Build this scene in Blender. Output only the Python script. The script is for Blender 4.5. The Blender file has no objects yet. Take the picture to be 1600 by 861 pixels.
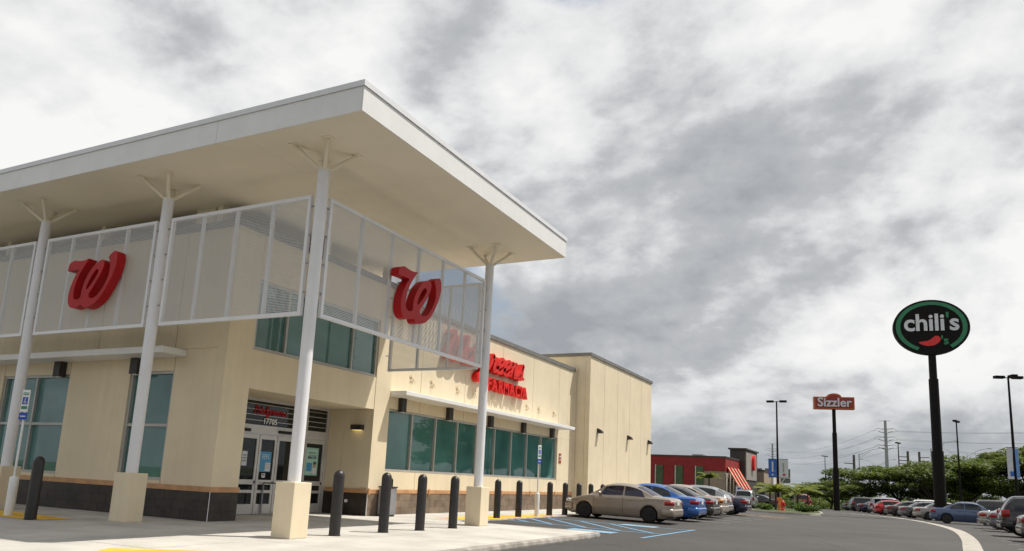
import bpy, bmesh, math, random
from mathutils import Vector, Matrix
random.seed(7)
R = math.radians
sc = bpy.context.scene
col = sc.collection
# ------------------------------------------------------------------ camera
cam_d = bpy.data.cameras.new('camera'); cam = bpy.data.objects.new('camera', cam_d); col.objects.link(cam)
FPX, YAW, PITCH, ROLL = 1168.74, -0.475338, 0.182660, -0.046294
cy_, sy_, cp_, sp_ = math.cos(YAW), math.sin(YAW), math.cos(PITCH), math.sin(PITCH)
fw = Vector((sy_*cp_, cy_*cp_, sp_)); rt = Vector((cy_, -sy_, 0)); dn = -rt.cross(fw)
cr, sr = math.cos(ROLL), math.sin(ROLL)
rt2 = cr*rt + sr*dn; dn2 = -sr*rt + cr*dn
m = Matrix((rt2, -dn2, -fw)).transposed().to_4x4(); m.translation = (0, 0, 1.40)
cam.matrix_world = m
cam_d.sensor_width = 36; cam_d.lens = 36*FPX/1600; cam_d.shift_y = 103/1600
cam_d.clip_start = .1; cam_d.clip_end = 4000
sc.camera = cam
# ------------------------------------------------------------------ world, sun, exposure
SUN = Vector((0.40, 0.332, 1.0)).normalized()
SUN_EL = math.asin(SUN.z); SUN_AZ = math.atan2(SUN.x, SUN.y)
wd = bpy.data.worlds.new('World'); sc.world = wd; wd.use_nodes = True
nt = wd.node_tree; nt.nodes.clear()
def N(t, **k):
    n = nt.nodes.new(t)
    for a, b in k.items(): setattr(n, a, b)
    return n
def L(a, b): nt.links.new(a, b)
def MATH(op, a, b=None, clamp=False):
    n = N('ShaderNodeMath', operation=op, use_clamp=clamp)
    for i, v in enumerate((a, b)):
        if v is None: continue
        if isinstance(v, (int, float)): n.inputs[i].default_value = v
        else: L(v, n.inputs[i])
    return n.outputs[0]
def RAMP(fac, stops, interp='LINEAR'):
    n = N('ShaderNodeValToRGB'); n.color_ramp.interpolation = interp
    el = n.color_ramp.elements
    while len(el) < len(stops): el.new(.5)
    for e, (p, c) in zip(el, stops):
        e.position = p; e.color = (c, c, c, 1) if isinstance(c, (int, float)) else (*c, 1)
    L(fac, n.inputs[0]); return n.outputs[0]
out = N('ShaderNodeOutputWorld'); bg = N('ShaderNodeBackground')
sky = N('ShaderNodeTexSky', sky_type='NISHITA', sun_disc=False)
sky.sun_elevation = SUN_EL; sky.sun_rotation = SUN_AZ; sky.air_density = 1.2; sky.dust_density = 2.0
tc = N('ShaderNodeTexCoord'); sep = N('ShaderNodeSeparateXYZ'); L(tc.outputs['Generated'], sep.inputs[0])
zc = MATH('ADD', MATH('MAXIMUM', sep.outputs['Z'], 0.0), 0.42)
cmb = N('ShaderNodeCombineXYZ'); L(MATH('DIVIDE', sep.outputs['X'], zc), cmb.inputs[0]); L(MATH('DIVIDE', sep.outputs['Y'], zc), cmb.inputs[1])
def NOISE(scale, detail, rough, offs, dist=0.0):
    mp = N('ShaderNodeMapping'); mp.inputs['Location'].default_value = offs; L(cmb.outputs[0], mp.inputs[0])
    n = N('ShaderNodeTexNoise'); n.inputs['Scale'].default_value = scale; n.inputs['Detail'].default_value = detail
    n.inputs['Roughness'].default_value = rough; n.inputs['Distortion'].default_value = dist
    L(mp.outputs[0], n.inputs['Vector']); return n.outputs['Fac']
CO = (4.95, 20.69, 0.0); SH = (19.05, 14.37, 4.0)
cover = NOISE(1.25, 11, .57, CO, .15)
shade = NOISE(.95, 6, .48, SH, .2)
dens = RAMP(cover, [(.33, 0.0), (.42, 1.0)], 'EASE')
off = NOISE(1.25, 11, .57, (CO[0]-SUN.x*.10, CO[1]-SUN.y*.10, 0), .15)
lit = MATH('SUBTRACT', off, cover)
puff = MATH('ABSOLUTE', MATH('SUBTRACT', NOISE(2.6, 7, .5, (SH[1], CO[0], 9.0), .1), .5))
tone = MATH('ADD', MATH('ADD', MATH('MULTIPLY', shade, 1.5), MATH('MULTIPLY', lit, 2.0)), MATH('MULTIPLY', puff, .9))
ccol = RAMP(tone, [(.52, (.36, .38, .41)), (.70, (.51, .525, .545)), (.84, (.79, .795, .80)), (.98, (.94, .94, .93))])
# flat, even grey base of the cloud deck towards the horizon
hz = RAMP(sep.outputs['Z'], [(0.0, 1.0), (.16, 0.0)], 'EASE')
mx0 = N('ShaderNodeMix', data_type='RGBA'); L(MATH('MULTIPLY', hz, .75), mx0.inputs['Factor']); L(ccol, mx0.inputs['A']); mx0.inputs['B'].default_value = (.36, .395, .43, 1)
skm = N('ShaderNodeVectorMath', operation='SCALE'); L(sky.outputs[0], skm.inputs[0]); skm.inputs['Scale'].default_value = .10
mx = N('ShaderNodeMix', data_type='RGBA'); L(MATH('MAXIMUM', dens, hz), mx.inputs['Factor']); L(skm.outputs[0], mx.inputs['A']); L(mx0.outputs['Result'], mx.inputs['B'])
L(mx.outputs['Result'], bg.inputs[0]); bg.inputs[1].default_value = 1.0
L(bg.outputs[0], out.inputs[0])
sd = bpy.data.lights.new('sun', 'SUN'); so = bpy.data.objects.new('sun', sd); col.objects.link(so)
sd.energy = 5.0; sd.angle = R(.6); sd.color = (1, .95, .87)
so.rotation_euler = SUN.to_track_quat('Z', 'Y').to_euler(); so.location = (20, 20, 60)
vs = sc.view_settings
vs.view_transform = 'Standard'; vs.look = 'None'; vs.exposure = 0.0; vs.gamma = 1.0; vs.use_curve_mapping = False
# ------------------------------------------------------------------ materials
MC = {}
def mat(name, c, rough=.6, var=.08, scale=3.0, bump=0.0, bscale=60.0, metal=0.0, spec=.5, streak=0.0, c2=None, coat=0.0, emit=0.0, detail=4):
    if name in MC: return MC[name]
    global nt
    m_ = bpy.data.materials.new(name); m_.use_nodes = True; MC[name] = m_
    nt = m_.node_tree; b = nt.nodes['Principled BSDF']
    b.inputs['Roughness'].default_value = rough; b.inputs['Metallic'].default_value = metal
    b.inputs['Specular IOR Level'].default_value = spec; b.inputs['Coat Weight'].default_value = coat
    b.inputs['Coat Roughness'].default_value = .05
    tcn = N('ShaderNodeTexCoord'); geo = N('ShaderNodeNewGeometry')
    n1 = N('ShaderNodeTexNoise'); n1.inputs['Scale'].default_value = scale; n1.inputs['Detail'].default_value = detail; n1.inputs['Roughness'].default_value = .6
    L(geo.outputs['Position'], n1.inputs['Vector'])
    fac = n1.outputs['Fac']
    if streak:
        mp = N('ShaderNodeMapping'); mp.inputs['Scale'].default_value = (1, 1, .06); L(geo.outputs['Position'], mp.inputs[0])
        n2 = N('ShaderNodeTexNoise'); n2.inputs['Scale'].default_value = 5; n2.inputs['Detail'].default_value = 5; L(mp.outputs[0], n2.inputs['Vector'])
        fac = MATH('ADD', MATH('MULTIPLY', fac, 1-streak), MATH('MULTIPLY', n2.outputs['Fac'], streak))
    d = c2 if c2 else tuple(max(0, x*(1-2.2*var)) for x in c)
    e = c if c2 else tuple(min(1, x*(1+1.2*var)) for x in c)
    L(RAMP(fac, [(.30, d), (.66, e)]), b.inputs['Base Color'])
    if bump:
        n3 = N('ShaderNodeTexNoise'); n3.inputs['Scale'].default_value = bscale; n3.inputs['Detail'].default_value = 3; L(geo.outputs['Position'], n3.inputs['Vector'])
        bp = N('ShaderNodeBump'); bp.inputs['Strength'].default_value = bump; bp.inputs['Distance'].default_value = .01
        L(n3.outputs['Fac'], bp.inputs['Height']); L(bp.outputs[0], b.inputs['Normal'])
    if emit: b.inputs['Emission Color'].default_value = (*c, 1); b.inputs['Emission Strength'].default_value = emit
    return m_
def glass(name, c, rough=.03, tint=(1, 1, 1), spec=.5):
    m_ = mat(name, c, rough, .12, .7, spec=spec, detail=2)
    return m_
def leafmat(name, c, c2, trans=.45):
    if name in MC: return MC[name]
    global nt
    m_ = bpy.data.materials.new(name); m_.use_nodes = True; MC[name] = m_; nt = m_.node_tree
    b = nt.nodes['Principled BSDF']; o = nt.nodes['Material Output']
    geo = N('ShaderNodeNewGeometry'); n1 = N('ShaderNodeTexNoise'); n1.inputs['Scale'].default_value = 1.3; n1.inputs['Detail'].default_value = 5
    L(geo.outputs['Position'], n1.inputs['Vector'])
    r = RAMP(n1.outputs['Fac'], [(.3, c2), (.7, c)])
    L(r, b.inputs['Base Color']); b.inputs['Roughness'].default_value = .55; b.inputs['Specular IOR Level'].default_value = .3
    t = N('ShaderNodeBsdfTranslucent'); L(r, t.inputs['Color'])
    mxs = N('ShaderNodeMixShader'); mxs.inputs[0].default_value = trans
    L(b.outputs[0], mxs.inputs[1]); L(t.outputs[0], mxs.inputs[2]); L(mxs.outputs[0], o.inputs['Surface'])
    return m_
def perfmat():
    if 'perforated' in MC: return MC['perforated']
    global nt
    m_ = bpy.data.materials.new('perforated_white_metal'); m_.use_nodes = True; MC['perforated'] = m_; nt = m_.node_tree
    b = nt.nodes['Principled BSDF']; o = nt.nodes['Material Output']
    b.inputs['Base Color'].default_value = (.60, .60, .59, 1); b.inputs['Roughness'].default_value = .5
    geo = N('ShaderNodeNewGeometry'); s = N('ShaderNodeSeparateXYZ'); L(geo.outputs['Position'], s.inputs[0])
    k = 2*math.pi/.034
    u = MATH('COSINE', MATH('MULTIPLY', MATH('ADD', s.outputs['X'], s.outputs['Y']), k))
    v = MATH('COSINE', MATH('MULTIPLY', s.outputs['Z'], k))
    h = MATH('GREATER_THAN', MATH('ADD', u, v), .04)
    tr = N('ShaderNodeBsdfTransparent'); mxs = N('ShaderNodeMixShader'); L(h, mxs.inputs[0])
    L(b.outputs[0], mxs.inputs[1]); L(tr.outputs[0], mxs.inputs[2]); L(mxs.outputs[0], o.inputs['Surface'])
    return m_
CREAM = mat('cream_stucco', (.74, .635, .45), .85, .045, .8, .25, 90, streak=.35)
CREAM2 = mat('cream_soffit', (.85, .785, .645), .8, .025, .6)
WHITE = mat('white_paint', (.80, .79, .77), .45, .03, 1.2, streak=.25)
WHITEM = mat('white_metal', (.76, .76, .775), .4, .03, 2, streak=.3)
COPING = mat('grey_coping', (.17, .165, .155), .5, .10, 3)
COPPER = mat('copper_band', (.52, .28, .13), .55, .10, 4)
DARKTILE = mat('dark_tile', (.034, .025, .019), .5, .25, 2.5, .15, 40)
BROWNTILE = [mat('brown_tile_%d' % i, c, .6, .15, 3, .2, 40) for i, c in enumerate([(.20, .145, .098), (.175, .125, .085), (.225, .165, .115), (.19, .14, .10)])]
ALU = mat('window_aluminium', (.44, .43, .40), .4, .05, 2, metal=.3)
ALUD = mat('door_aluminium', (.55, .54, .52), .4, .05, 2, metal=.3)
TEAL = glass('teal_glass', (.058, .165, .150), .02, spec=.6); TEAL.node_tree.nodes['Principled BSDF'].inputs['IOR'].default_value = 1.68
DGLASS = glass('dark_glass', (.012, .014, .013), .03)
REDM = mat('red_sign', (.42, .008, .010), .45, .06, 3, spec=.25)
REDB = mat('bright_red_sign', (.66, .018, .012), .45, .06, 3, spec=.25)
BRONZE = mat('dark_bronze', (.030, .025, .022), .5, .15, 5)
BOLL = mat('bollard_plastic', (.022, .020, .019), .42, .12, 9, .1, 50)
CONC = mat('walk_concrete', (.50, .475, .43), .9, .10, .9, .3, 70, detail=8)
KERB = mat('kerb_concrete', (.33, .30, .265), .9, .22, 3.5, .5, 50, detail=8)
STRIP = mat('gutter_concrete', (.40, .37, .32), .9, .12, 2.5, .3, 50, detail=7)
ASPH = mat('asphalt', (.062, .058, .054), .82, .10, .28, .5, 120, c2=(.040, .0375, .035), detail=9)
def spots(m_):
    global nt
    nt = m_.node_tree; b = nt.nodes['Principled BSDF']; src = b.inputs['Base Color'].links[0].from_socket
    geo = N('ShaderNodeNewGeometry')
    n1 = N('ShaderNodeTexNoise'); n1.inputs['Scale'].default_value = .9; n1.inputs['Detail'].default_value = 6; n1.inputs['Roughness'].default_value = .65; L(geo.outputs['Position'], n1.inputs['Vector'])
    n2 = N('ShaderNodeTexNoise'); n2.inputs['Scale'].default_value = 45; n2.inputs['Detail'].default_value = 3; L(geo.outputs['Position'], n2.inputs['Vector'])
    vo = N('ShaderNodeTexVoronoi', feature='DISTANCE_TO_EDGE'); vo.inputs['Scale'].default_value = .16; L(geo.outputs['Position'], vo.inputs['Vector'])
    k = MATH('MULTIPLY', RAMP(n1.outputs['Fac'], [(.60, 1.0), (.72, .62)]), RAMP(n2.outputs['Fac'], [(.3, .82), (.7, 1.18)]))
    k = MATH('MULTIPLY', k, RAMP(vo.outputs['Distance'], [(.0, .60), (.006, 1.0)]))
    v = N('ShaderNodeVectorMath', operation='SCALE'); L(src, v.inputs[0]); L(k, v.inputs['Scale']); L(v.outputs[0], b.inputs['Base Color'])
spots(ASPH)
GRASS = mat('grass_ground', (.085, .115, .030), .95, .2, .5, c2=(.055, .075, .025), detail=8)
YEL = mat('yellow_paint', (.78, .46, .04), .7, .12, 4, detail=7)
POLE = mat('pole_dark_paint', (.010, .008, .0075), .6, .15, 4, spec=.15)
GALV = mat('galvanised_steel', (.30, .31, .32), .5, .1, 3)
WOODP = mat('weathered_pole', (.10, .085, .075), .8, .2, 3)
LENS = mat('lamp_lens', (.75, .74, .70), .4, .02)
WARMLENS = mat('warm_lens', (1.0, .75, .30), .4, .02, emit=1.2)
BLUESIGN = mat('blue_sign', (.015, .06, .42), .4, .05)
WHITESIGN = mat('white_sign', (.78, .78, .76), .4, .04)
BLACK = mat('black_rubber', (.012, .012, .012), .75, .2, 8)
def wornpaint(name, c, under=(.075, .07, .066)):
    return mat(name, c, .75, .1, 6.0, c2=tuple(.55*a+.45*b for a, b in zip(c, under)), detail=9)
BLUEP = wornpaint('blue_line_paint', (.16, .38, .60)); LBLUEP = wornpaint('pale_blue_paint', (.24, .42, .58)); WHITEP = wornpaint('white_line_paint', (.55, .54, .50)); ORANGEP = wornpaint('orange_line_paint', (.72, .45, .20))
# ------------------------------------------------------------------ mesh helpers
class MB:
    def __init__(s): s.v = []; s.f = []; s.sm = []
    def add(s, vs, fs, smooth=False):
        n = len(s.v); s.v += [tuple(p) for p in vs]
        s.f += [tuple(n+i for i in f) for f in fs]; s.sm += [smooth]*len(fs); return s
    def box(s, x0, x1, y0, y1, z0, z1):
        x0, x1 = min(x0, x1), max(x0, x1); y0, y1 = min(y0, y1), max(y0, y1); z0, z1 = min(z0, z1), max(z0, z1)
        return s.add([(x0,y0,z0),(x1,y0,z0),(x1,y1,z0),(x0,y1,z0),(x0,y0,z1),(x1,y0,z1),(x1,y1,z1),(x0,y1,z1)],
                     [(0,3,2,1),(4,5,6,7),(0,1,5,4),(1,2,6,5),(2,3,7,6),(3,0,4,7)])
    def cyl(s, p0, p1, r0, r1=None, n=12, cap=True):
        r1 = r0 if r1 is None else r1; p0 = Vector(p0); p1 = Vector(p1); d = (p1-p0).normalized()
        a = d.orthogonal().normalized(); b = d.cross(a); vs = []
        for p, r in ((p0, r0), (p1, r1)):
            vs += [p + r*(math.cos(2*math.pi*i/n)*a + math.sin(2*math.pi*i/n)*b) for i in range(n)]
        s.add(vs, [(i, (i+1) % n, n+(i+1) % n, n+i) for i in range(n)], True)
        if cap: s.add(vs, [tuple(range(n-1, -1, -1)), tuple(range(n, 2*n))])
        return s
    def tube(s, path, r, n=6):
        for a, b in zip(path, path[1:]): s.cyl(a, b, r, r, n)
        return s
    def lathe(s, prof, cx=0, cy=0, n=20, axis='z', cz=0):
        vs = []
        for r, z in prof:
            for i in range(n):
                a = 2*math.pi*i/n
                p = (r*math.cos(a), r*math.sin(a), z)
                if axis == 'y': p = (p[0], p[2], p[1])
                vs.append((p[0]+cx, p[1]+cy, p[2]+cz))
        fs = []
        for k in range(len(prof)-1):
            for i in range(n):
                j = (i+1) % n; fs.append((k*n+i, k*n+j, (k+1)*n+j, (k+1)*n+i))
        s.add(vs, fs, True)
        s.add(vs[:n], [tuple(range(n-1, -1, -1))]); s.add(vs[-n:], [tuple(range(n))])
        return s
    def prism(s, poly, f0, f1):      # poly of 2D points, f0/f1 map a point to 3D (two ends)
        n = len(poly); vs = [f0(*p) for p in poly] + [f1(*p) for p in poly]
        return s.add(vs, [tuple(range(n-1, -1, -1)), tuple(range(n, 2*n))] + [(i, (i+1) % n, n+(i+1) % n, n+i) for i in range(n)])
    def ball(s, c, rx, ry, rz, n=10, m_=6):
        prof = [(math.sin(math.pi*k/m_), -math.cos(math.pi*k/m_)) for k in range(m_+1)]
        vs = [(c[0]+rx*r*math.cos(2*math.pi*i/n), c[1]+ry*r*math.sin(2*math.pi*i/n), c[2]+rz*z) for r, z in prof for i in range(n)]
        return s.add(vs, [(k*n+i, k*n+(i+1) % n, (k+1)*n+(i+1) % n, (k+1)*n+i) for k in range(m_) for i in range(n)], True)
    def sheet(s, poly, z): return s.add([(x, y, z) for x, y in poly], [tuple(range(len(poly)))])
    def mesh(s, name, off=(0, 0, 0)):
        me = bpy.data.meshes.new(name)
        me.from_pydata([(a-off[0], b-off[1], c-off[2]) for a, b, c in s.v], [], s.f)
        me.polygons.foreach_set('use_smooth', s.sm); me.validate(); me.update(); return me
def wpos(o):
    p = Vector((0, 0, 0))
    while o is not None: p += o.location; o = o.parent
    return p
def tag(o, label=None, cat=None, group=None, kind=None):
    if label: o['label'] = label
    if cat: o['category'] = cat
    if group: o['group'] = group
    if kind: o['kind'] = kind
    return o
def thing(name, loc, label, cat, group=None, rz=0):
    o = bpy.data.objects.new(name, None); col.objects.link(o); o.location = loc; o.rotation_euler = (0, 0, rz); o.empty_display_size = .2
    return tag(o, label, cat, group)
def obj(name, me, m_, parent=None, loc=(0, 0, 0)):
    o = bpy.data.objects.new(name, me); col.objects.link(o); o.location = loc
    if m_ is not None and len(me.materials) == 0: me.materials.append(m_)
    if parent is not None: o.parent = parent
    return o
def part(parent, name, mb, m_, world=True):
    """mesh given in world coordinates (unrotated parents) becomes a child of parent"""
    off = wpos(parent) if world else (0, 0, 0)
    return obj(name, mb.mesh(name, off), m_, parent)
def struct(name, mb, m_): return tag(obj(name, mb.mesh(name), m_), kind='structure')
def B(*a): return MB().box(*a)
def copy_tree(o, parent=None):
    c = o.copy(); col.objects.link(c); c.parent = parent
    for ch in list(o.children): copy_tree(ch, c)
    return c
def bevelled(mb, w=.015, seg=2):
    me = mb.mesh('t'); bm = bmesh.new(); bm.from_mesh(me); bmesh.ops.remove_doubles(bm, verts=bm.verts, dist=1e-5)
    bmesh.ops.bevel(bm, geom=list(bm.edges), offset=w, segments=seg, affect='EDGES', profile=.5)
    r = MB(); bm.verts.ensure_lookup_table()
    r.add([v.co[:] for v in bm.verts], [tuple(v.index for v in f.verts) for f in bm.faces]); bm.free(); bpy.data.meshes.remove(me); return r
def text_mesh(txt, size, depth, bold=0.0, align='CENTER', shear=0.0, space=1.0):
    cu = bpy.data.curves.new('t', 'FONT'); cu.body = txt; cu.size = size; cu.extrude = depth/2; cu.offset = bold; cu.align_x = align; cu.align_y = 'CENTER'; cu.shear = shear; cu.space_character = space
    cu.resolution_u = 4
    o = bpy.data.objects.new('t', cu); col.objects.link(o)
    bpy.context.view_layer.update()
    me = bpy.data.meshes.new_from_object(o.evaluated_get(bpy.context.evaluated_depsgraph_get()))
    bpy.data.objects.remove(o); bpy.data.curves.remove(cu); return me
def poly_mesh(loops, depth):         # 2D outline with holes, in local xy, extruded along z
    cu = bpy.data.curves.new('t', 'CURVE'); cu.dimensions = '2D'; cu.fill_mode = 'BOTH'; cu.extrude = depth/2
    for lp in loops:
        sp = cu.splines.new('POLY'); sp.points.add(len(lp)-1); sp.use_cyclic_u = True
        for p, (x, y) in zip(sp.points, lp): p.co = (x, y, 0, 1)
    o = bpy.data.objects.new('t', cu); col.objects.link(o); bpy.context.view_layer.update()
    me = bpy.data.meshes.new_from_object(o.evaluated_get(bpy.context.evaluated_depsgraph_get()))
    bpy.data.objects.remove(o); bpy.data.curves.remove(cu); return me
def xform(me, M_):
    me.transform(M_); me.update(); return me
def basis(ux, uy, uz, loc=(0, 0, 0)):
    q = Matrix((Vector(ux), Vector(uy), Vector(uz))).transposed().to_4x4(); q.translation = loc; return q
def catmull(pts, k=5, closed=False):
    P_ = [Vector(p) for p in pts]; n = len(P_); o = []
    rng = range(n) if closed else range(n-1)
    for i in rng:
        if closed: a, b, c, d = P_[i-1], P_[i], P_[(i+1) % n], P_[(i+2) % n]
        else: a, b, c, d = P_[max(i-1, 0)], P_[i], P_[i+1], P_[min(i+2, n-1)]
        for j in range(k):
            t = j/k; o.append(.5*((2*b)+(c-a)*t+(2*a-5*b+4*c-d)*t*t+(3*b-a-3*c+d)*t**3))
    if not closed: o.append(P_[-1])
    return o
def ribbon(strokes, w, depth, M_):   # calligraphic strokes extruded, 1 mm apart so they never share a plane
    mb = MB()
    for si, st in enumerate(strokes):
        ps = catmull(st, 5); n = len(ps); vs = []
        for i, p in enumerate(ps):
            d = (ps[min(i+1, n-1)]-ps[max(i-1, 0)]); d.normalize(); nn = Vector((-d.y, d.x))
            hw = w/2*(.62+.5*abs(d.y))
            z1 = depth/2+.0012*si
            for sgn, z in ((1, z1), (-1, z1), (-1, -z1), (1, -z1)): vs.append(M_ @ Vector((p.x+sgn*nn.x*hw, p.y+sgn*nn.y*hw, z)))
        fs = [(0, 1, 2, 3), tuple(4*(n-1)+k for k in (3, 2, 1, 0))]
        for i in range(n-1):
            a, b = 4*i, 4*i+4
            for k in range(4): fs.append((a+k, b+k, b+(k+1) % 4, a+(k+1) % 4))
        mb.add(vs, fs)
    return mb
# ------------------------------------------------------------------ setting: ground, road, walks
struct('ground', MB().sheet([(-1800, -300), (1800, -300), (1800, 3000), (-1800, 3000)], -.90), GRASS)
def zr(x, y):           # the lot falls away gently beyond the store front, and the bays rise to the walk
    z = .03-.0074*max(0, min(y, 130)-30)
    if 19 < y < 50: z += .075*min(1, max(0, (-7.0-x)/4.4))
    return z
def far(x, y):          # the point where the same line of sight meets the falling ground
    if y <= 30: return x, y, 1.0
    y1 = 1.148/(1.37/y-.0074); return x*y1/y, y1, y1/y
xs = [-60, -30, -15, -11.4, -9.9, -8.4, -7, -5, -2, 2, 8, 20, 60]; ys = [-40, -10, 5, 18.9, 19.1, 30, 40, 49.9, 50.1, 65, 80, 95, 116]
rd = MB(); rd.add([(x, y, zr(x, y)) for y in ys for x in xs], [(j*len(xs)+i, j*len(xs)+i+1, (j+1)*len(xs)+i+1, (j+1)*len(xs)+i) for j in range(len(ys)-1) for i in range(len(xs)-1)], True)
struct('road', rd, ASPH)
walk = struct('sidewalk', B(-34, -7.10, 5.6, 12.55, .0, .128).box(-15.75, -7.10, 12.56, 19.35, .0, .128).box(-14.3, -11.52, 19.36, 48, .0, .128), KERB)
def slabs(x0, x1, y0, y1, nx, ny):
    g = .004
    for i in range(nx):
        for j in range(ny):
            a, b = x0+(x1-x0)*i/nx, x0+(x1-x0)*(i+1)/nx; c, d = y0+(y1-y0)*j/ny, y0+(y1-y0)*(j+1)/ny
            part(walk, 'paving_slab', B(a+g, b-g, c+g, d-g, .05, .14+random.uniform(-.0015, .0015)), CONC)
slabs(-34, -7.09, 5.6, 12.54, 9, 3); slabs(-14.08, -7.09, 12.545, 19.36, 3, 3); slabs(-15.74, -14.085, 12.545, 18.4, 1, 2); slabs(-14.33, -11.53, 19.365, 47.9, 1, 10)
# kerb stones: along the drive, round the nose and along the parking bays
kp = [(-34, 5.45), (-20, 5.45), (-10, 5.45), (-7.3, 5.45), (-6.98, 5.75), (-6.93, 8), (-6.93, 11), (-6.93, 14), (-6.93, 17), (-6.95, 18.7)]
kp += [(-7.45+.5*math.cos(a), 18.95+.5*math.sin(a)) for a in (R(0), R(25), R(50), R(72), R(90))] + [(-9.2, 19.52), (-11.2, 19.55), (-11.36, 19.7), (-11.38, 22.5), (-11.38, 25.5), (-11.38, 28.5), (-11.38, 31.5), (-11.38, 34.5), (-11.38, 38), (-11.38, 42), (-11.38, 48)]
def kerb_pts(i):
    p = Vector(kp[i]); a = Vector(kp[max(i-1, 0)]); b = Vector(kp[min(i+1, len(kp)-1)]); d = (b-a).normalized(); n = Vector((d.y, -d.x)); return p, n
for i in range(len(kp)-1):
    (p, n1), (q, n2) = kerb_pts(i), kerb_pts(i+1); vs = []
    for pp, nn in ((p+(q-p).normalized()*.004, n1), (q-(q-p).normalized()*.004, n2)):
        for o, z in ((.0, -.02), (.012, .06), (-.004, .12), (-.03, .143), (-.15, .145), (-.15, -.02)): vs.append((pp.x+nn.x*o, pp.y+nn.y*o, z))
    fs = [(0, 1, 2, 3, 4, 5), (11, 10, 9, 8, 7, 6)] + [(k, 6+k, 6+(k+1) % 6, (k+1) % 6) for k in range(6)]
    part(walk, 'kerb_stone', MB().add(vs, fs), KERB)
struct('yellow_ramp_paint', MB().sheet([(-12.75, 20.1), (-11.46, 20.1), (-11.46, 26.9), (-12.3, 26.9)], .1463).sheet([(-19.2, 10.8), (-19.2, 9.65), (-15.75, 9.65), (-15.75, 10.5)], .1463).sheet([(-10.34, 7.5), (-9.6, 6.3), (-8.4, 7.2), (-9.2, 8.36)], .1463), YEL)
# markings
def line(mb, a, b, w, z=None):
    a = Vector(a); b = Vector(b); d = (b-a).normalized(); n = Vector((-d.y, d.x))*w/2
    k = max(1, int((b-a).length/1.0)); vs = []
    for i in range(k+1):
        p = a+(b-a)*i/k
        for q in (p+n, p-n): vs.append((q.x, q.y, (zr(q.x, q.y) if z is None else z)+.006))
    mb.add(vs, [(2*i, 2*i+1, 2*i+3, 2*i+2) for i in range(k)])
bl = MB()
for a, b in (((-11.3, 22.95), (-10.6, 22.3)), ((-11.3, 24.0), (-9.75, 22.26)), ((-11.15, 25.1), (-8.6, 22.24)), ((-9.9, 25.1), (-7.5, 22.2)), ((-8.8, 25.1), (-6.5, 22.3))): line(bl, a, b, .13)
for y in (22.15, 25.25): line(bl, (-11.25, y), (-6.1, y), .12)
line(bl, (-6.1, 19.9), (-6.05, 25.7), .11)
struct('blue_bay_lines', bl, BLUEP)
pb = MB()
for x0, x1, y0, y1 in ((-8.6, -7.2, 20.6, 21.3), (-8.5, -7.25, 25.0, 25.75)): pb.add([(x, y, zr(x, y)+.0105) for x, y in ((x0, y0), (x1, y0), (x1, y1), (x0, y1))], [(0, 1, 2, 3)])
struct('pale_blue_bay_panels', pb, LBLUEP)
wl = MB()
for y in (33.2, 36.0, 38.8, 41.6): line(wl, (-11.2, y), (-6.3, y), .10)
for k in range(10): line(wl, (3.2+.09*k, 27.8+2.8*k), (8.6, 27.8+2.8*k), .10)
struct('white_bay_lines', wl, WHITEP)
ol = MB()
for y in (48.4, 50.0, 51.6): line(ol, (-9.5, y+.8), (-5.9, y-1.4), .12)
line(ol, (-9.6, 48.0), (-5.6, 48.0), .10)
struct('orange_hatch_lines', ol, ORANGEP)
# concrete gutter strip curving along the far lane edge
gp = [(1.0, 12), (1.55, 20), (1.9, 26), (2.2, 31), (2.38, 36), (2.40, 41), (2.10, 46), (1.55, 51), (.75, 55.5), (-.5, 60), (-2.0, 62.8), (-3.6, 64.2), (-5.2, 64.5)]
gp = [far(*p)[:2] for p in gp]; gc = catmull(gp, 5); gm = MB(); vs = []
for i, p in enumerate(gc):
    d = (gc[min(i+1, len(gc)-1)]-gc[max(i-1, 0)]).normalized(); n = Vector((d.y, -d.x)); w = .25
    for o in (-w, 0, w): vs.append((p.x+n.x*o, p.y+n.y*o, zr(p.x+n.x*o, p.y+n.y*o)+.010))
gm.add(vs, [(3*i+k, 3*i+k+1, 3*i+k+4, 3*i+k+3) for i in range(len(gc)-1) for k in (0, 1)])
struct('gutter_strip', gm, STRIP)
# ------------------------------------------------------------------ the store
ST = thing('store_building', (-14.1, 12.57, .14), 'cream stucco corner store with flat white roof on slim columns', 'building')
XT, YS, XW, XB = -14.1, 12.57, -14.35, -13.57
def wall(*a): return part(ST, 'wall_panel', B(*a), CREAM)
g = .011
# inner shell so no light leaks
part(ST, 'wall_core', B(-34, -15.95, 12.80, 46, .0, 7.1).box(-15.94, -14.75, 18.62, 46, 0, 7.08).box(-15.94, -14.3, 12.8, 18.61, 3.6, 7.08).box(-15.94, -14.40, 12.8, 13.3, .02, 3.59), CREAM)
# east face of the corner block
ZB, ZP = .92, 7.25
wall(XT-.3, XT, YS, 13.40-g, ZB-.1, ZP)
wall(XT-.3, XT, 18.42+g, 19.2, ZB-.1, ZP)
wall(XT-.3, XT-.012, 13.40, 18.42, 3.32, 4.30)
wall(XT-.3, XT, 13.40, 18.42, 6.10, ZP)
# recess
part(ST, 'recess_ceiling', B(-15.9, XT-.02, 13.38, 18.44, 3.325, 3.5), CREAM)
wall(-15.95, XT-.31, 13.2, 13.40, .14, 3.32)
wall(-15.2, XT-.302, 18.42, 18.6, ZB-.1, 3.32); wall(-15.95, -15.212, 18.42, 18.6, ZB-.1, 3.32)
part(ST, 'copper_band', B(-15.7, XT-.06, 18.385, 18.42, .80, ZB), COPPER)
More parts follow.
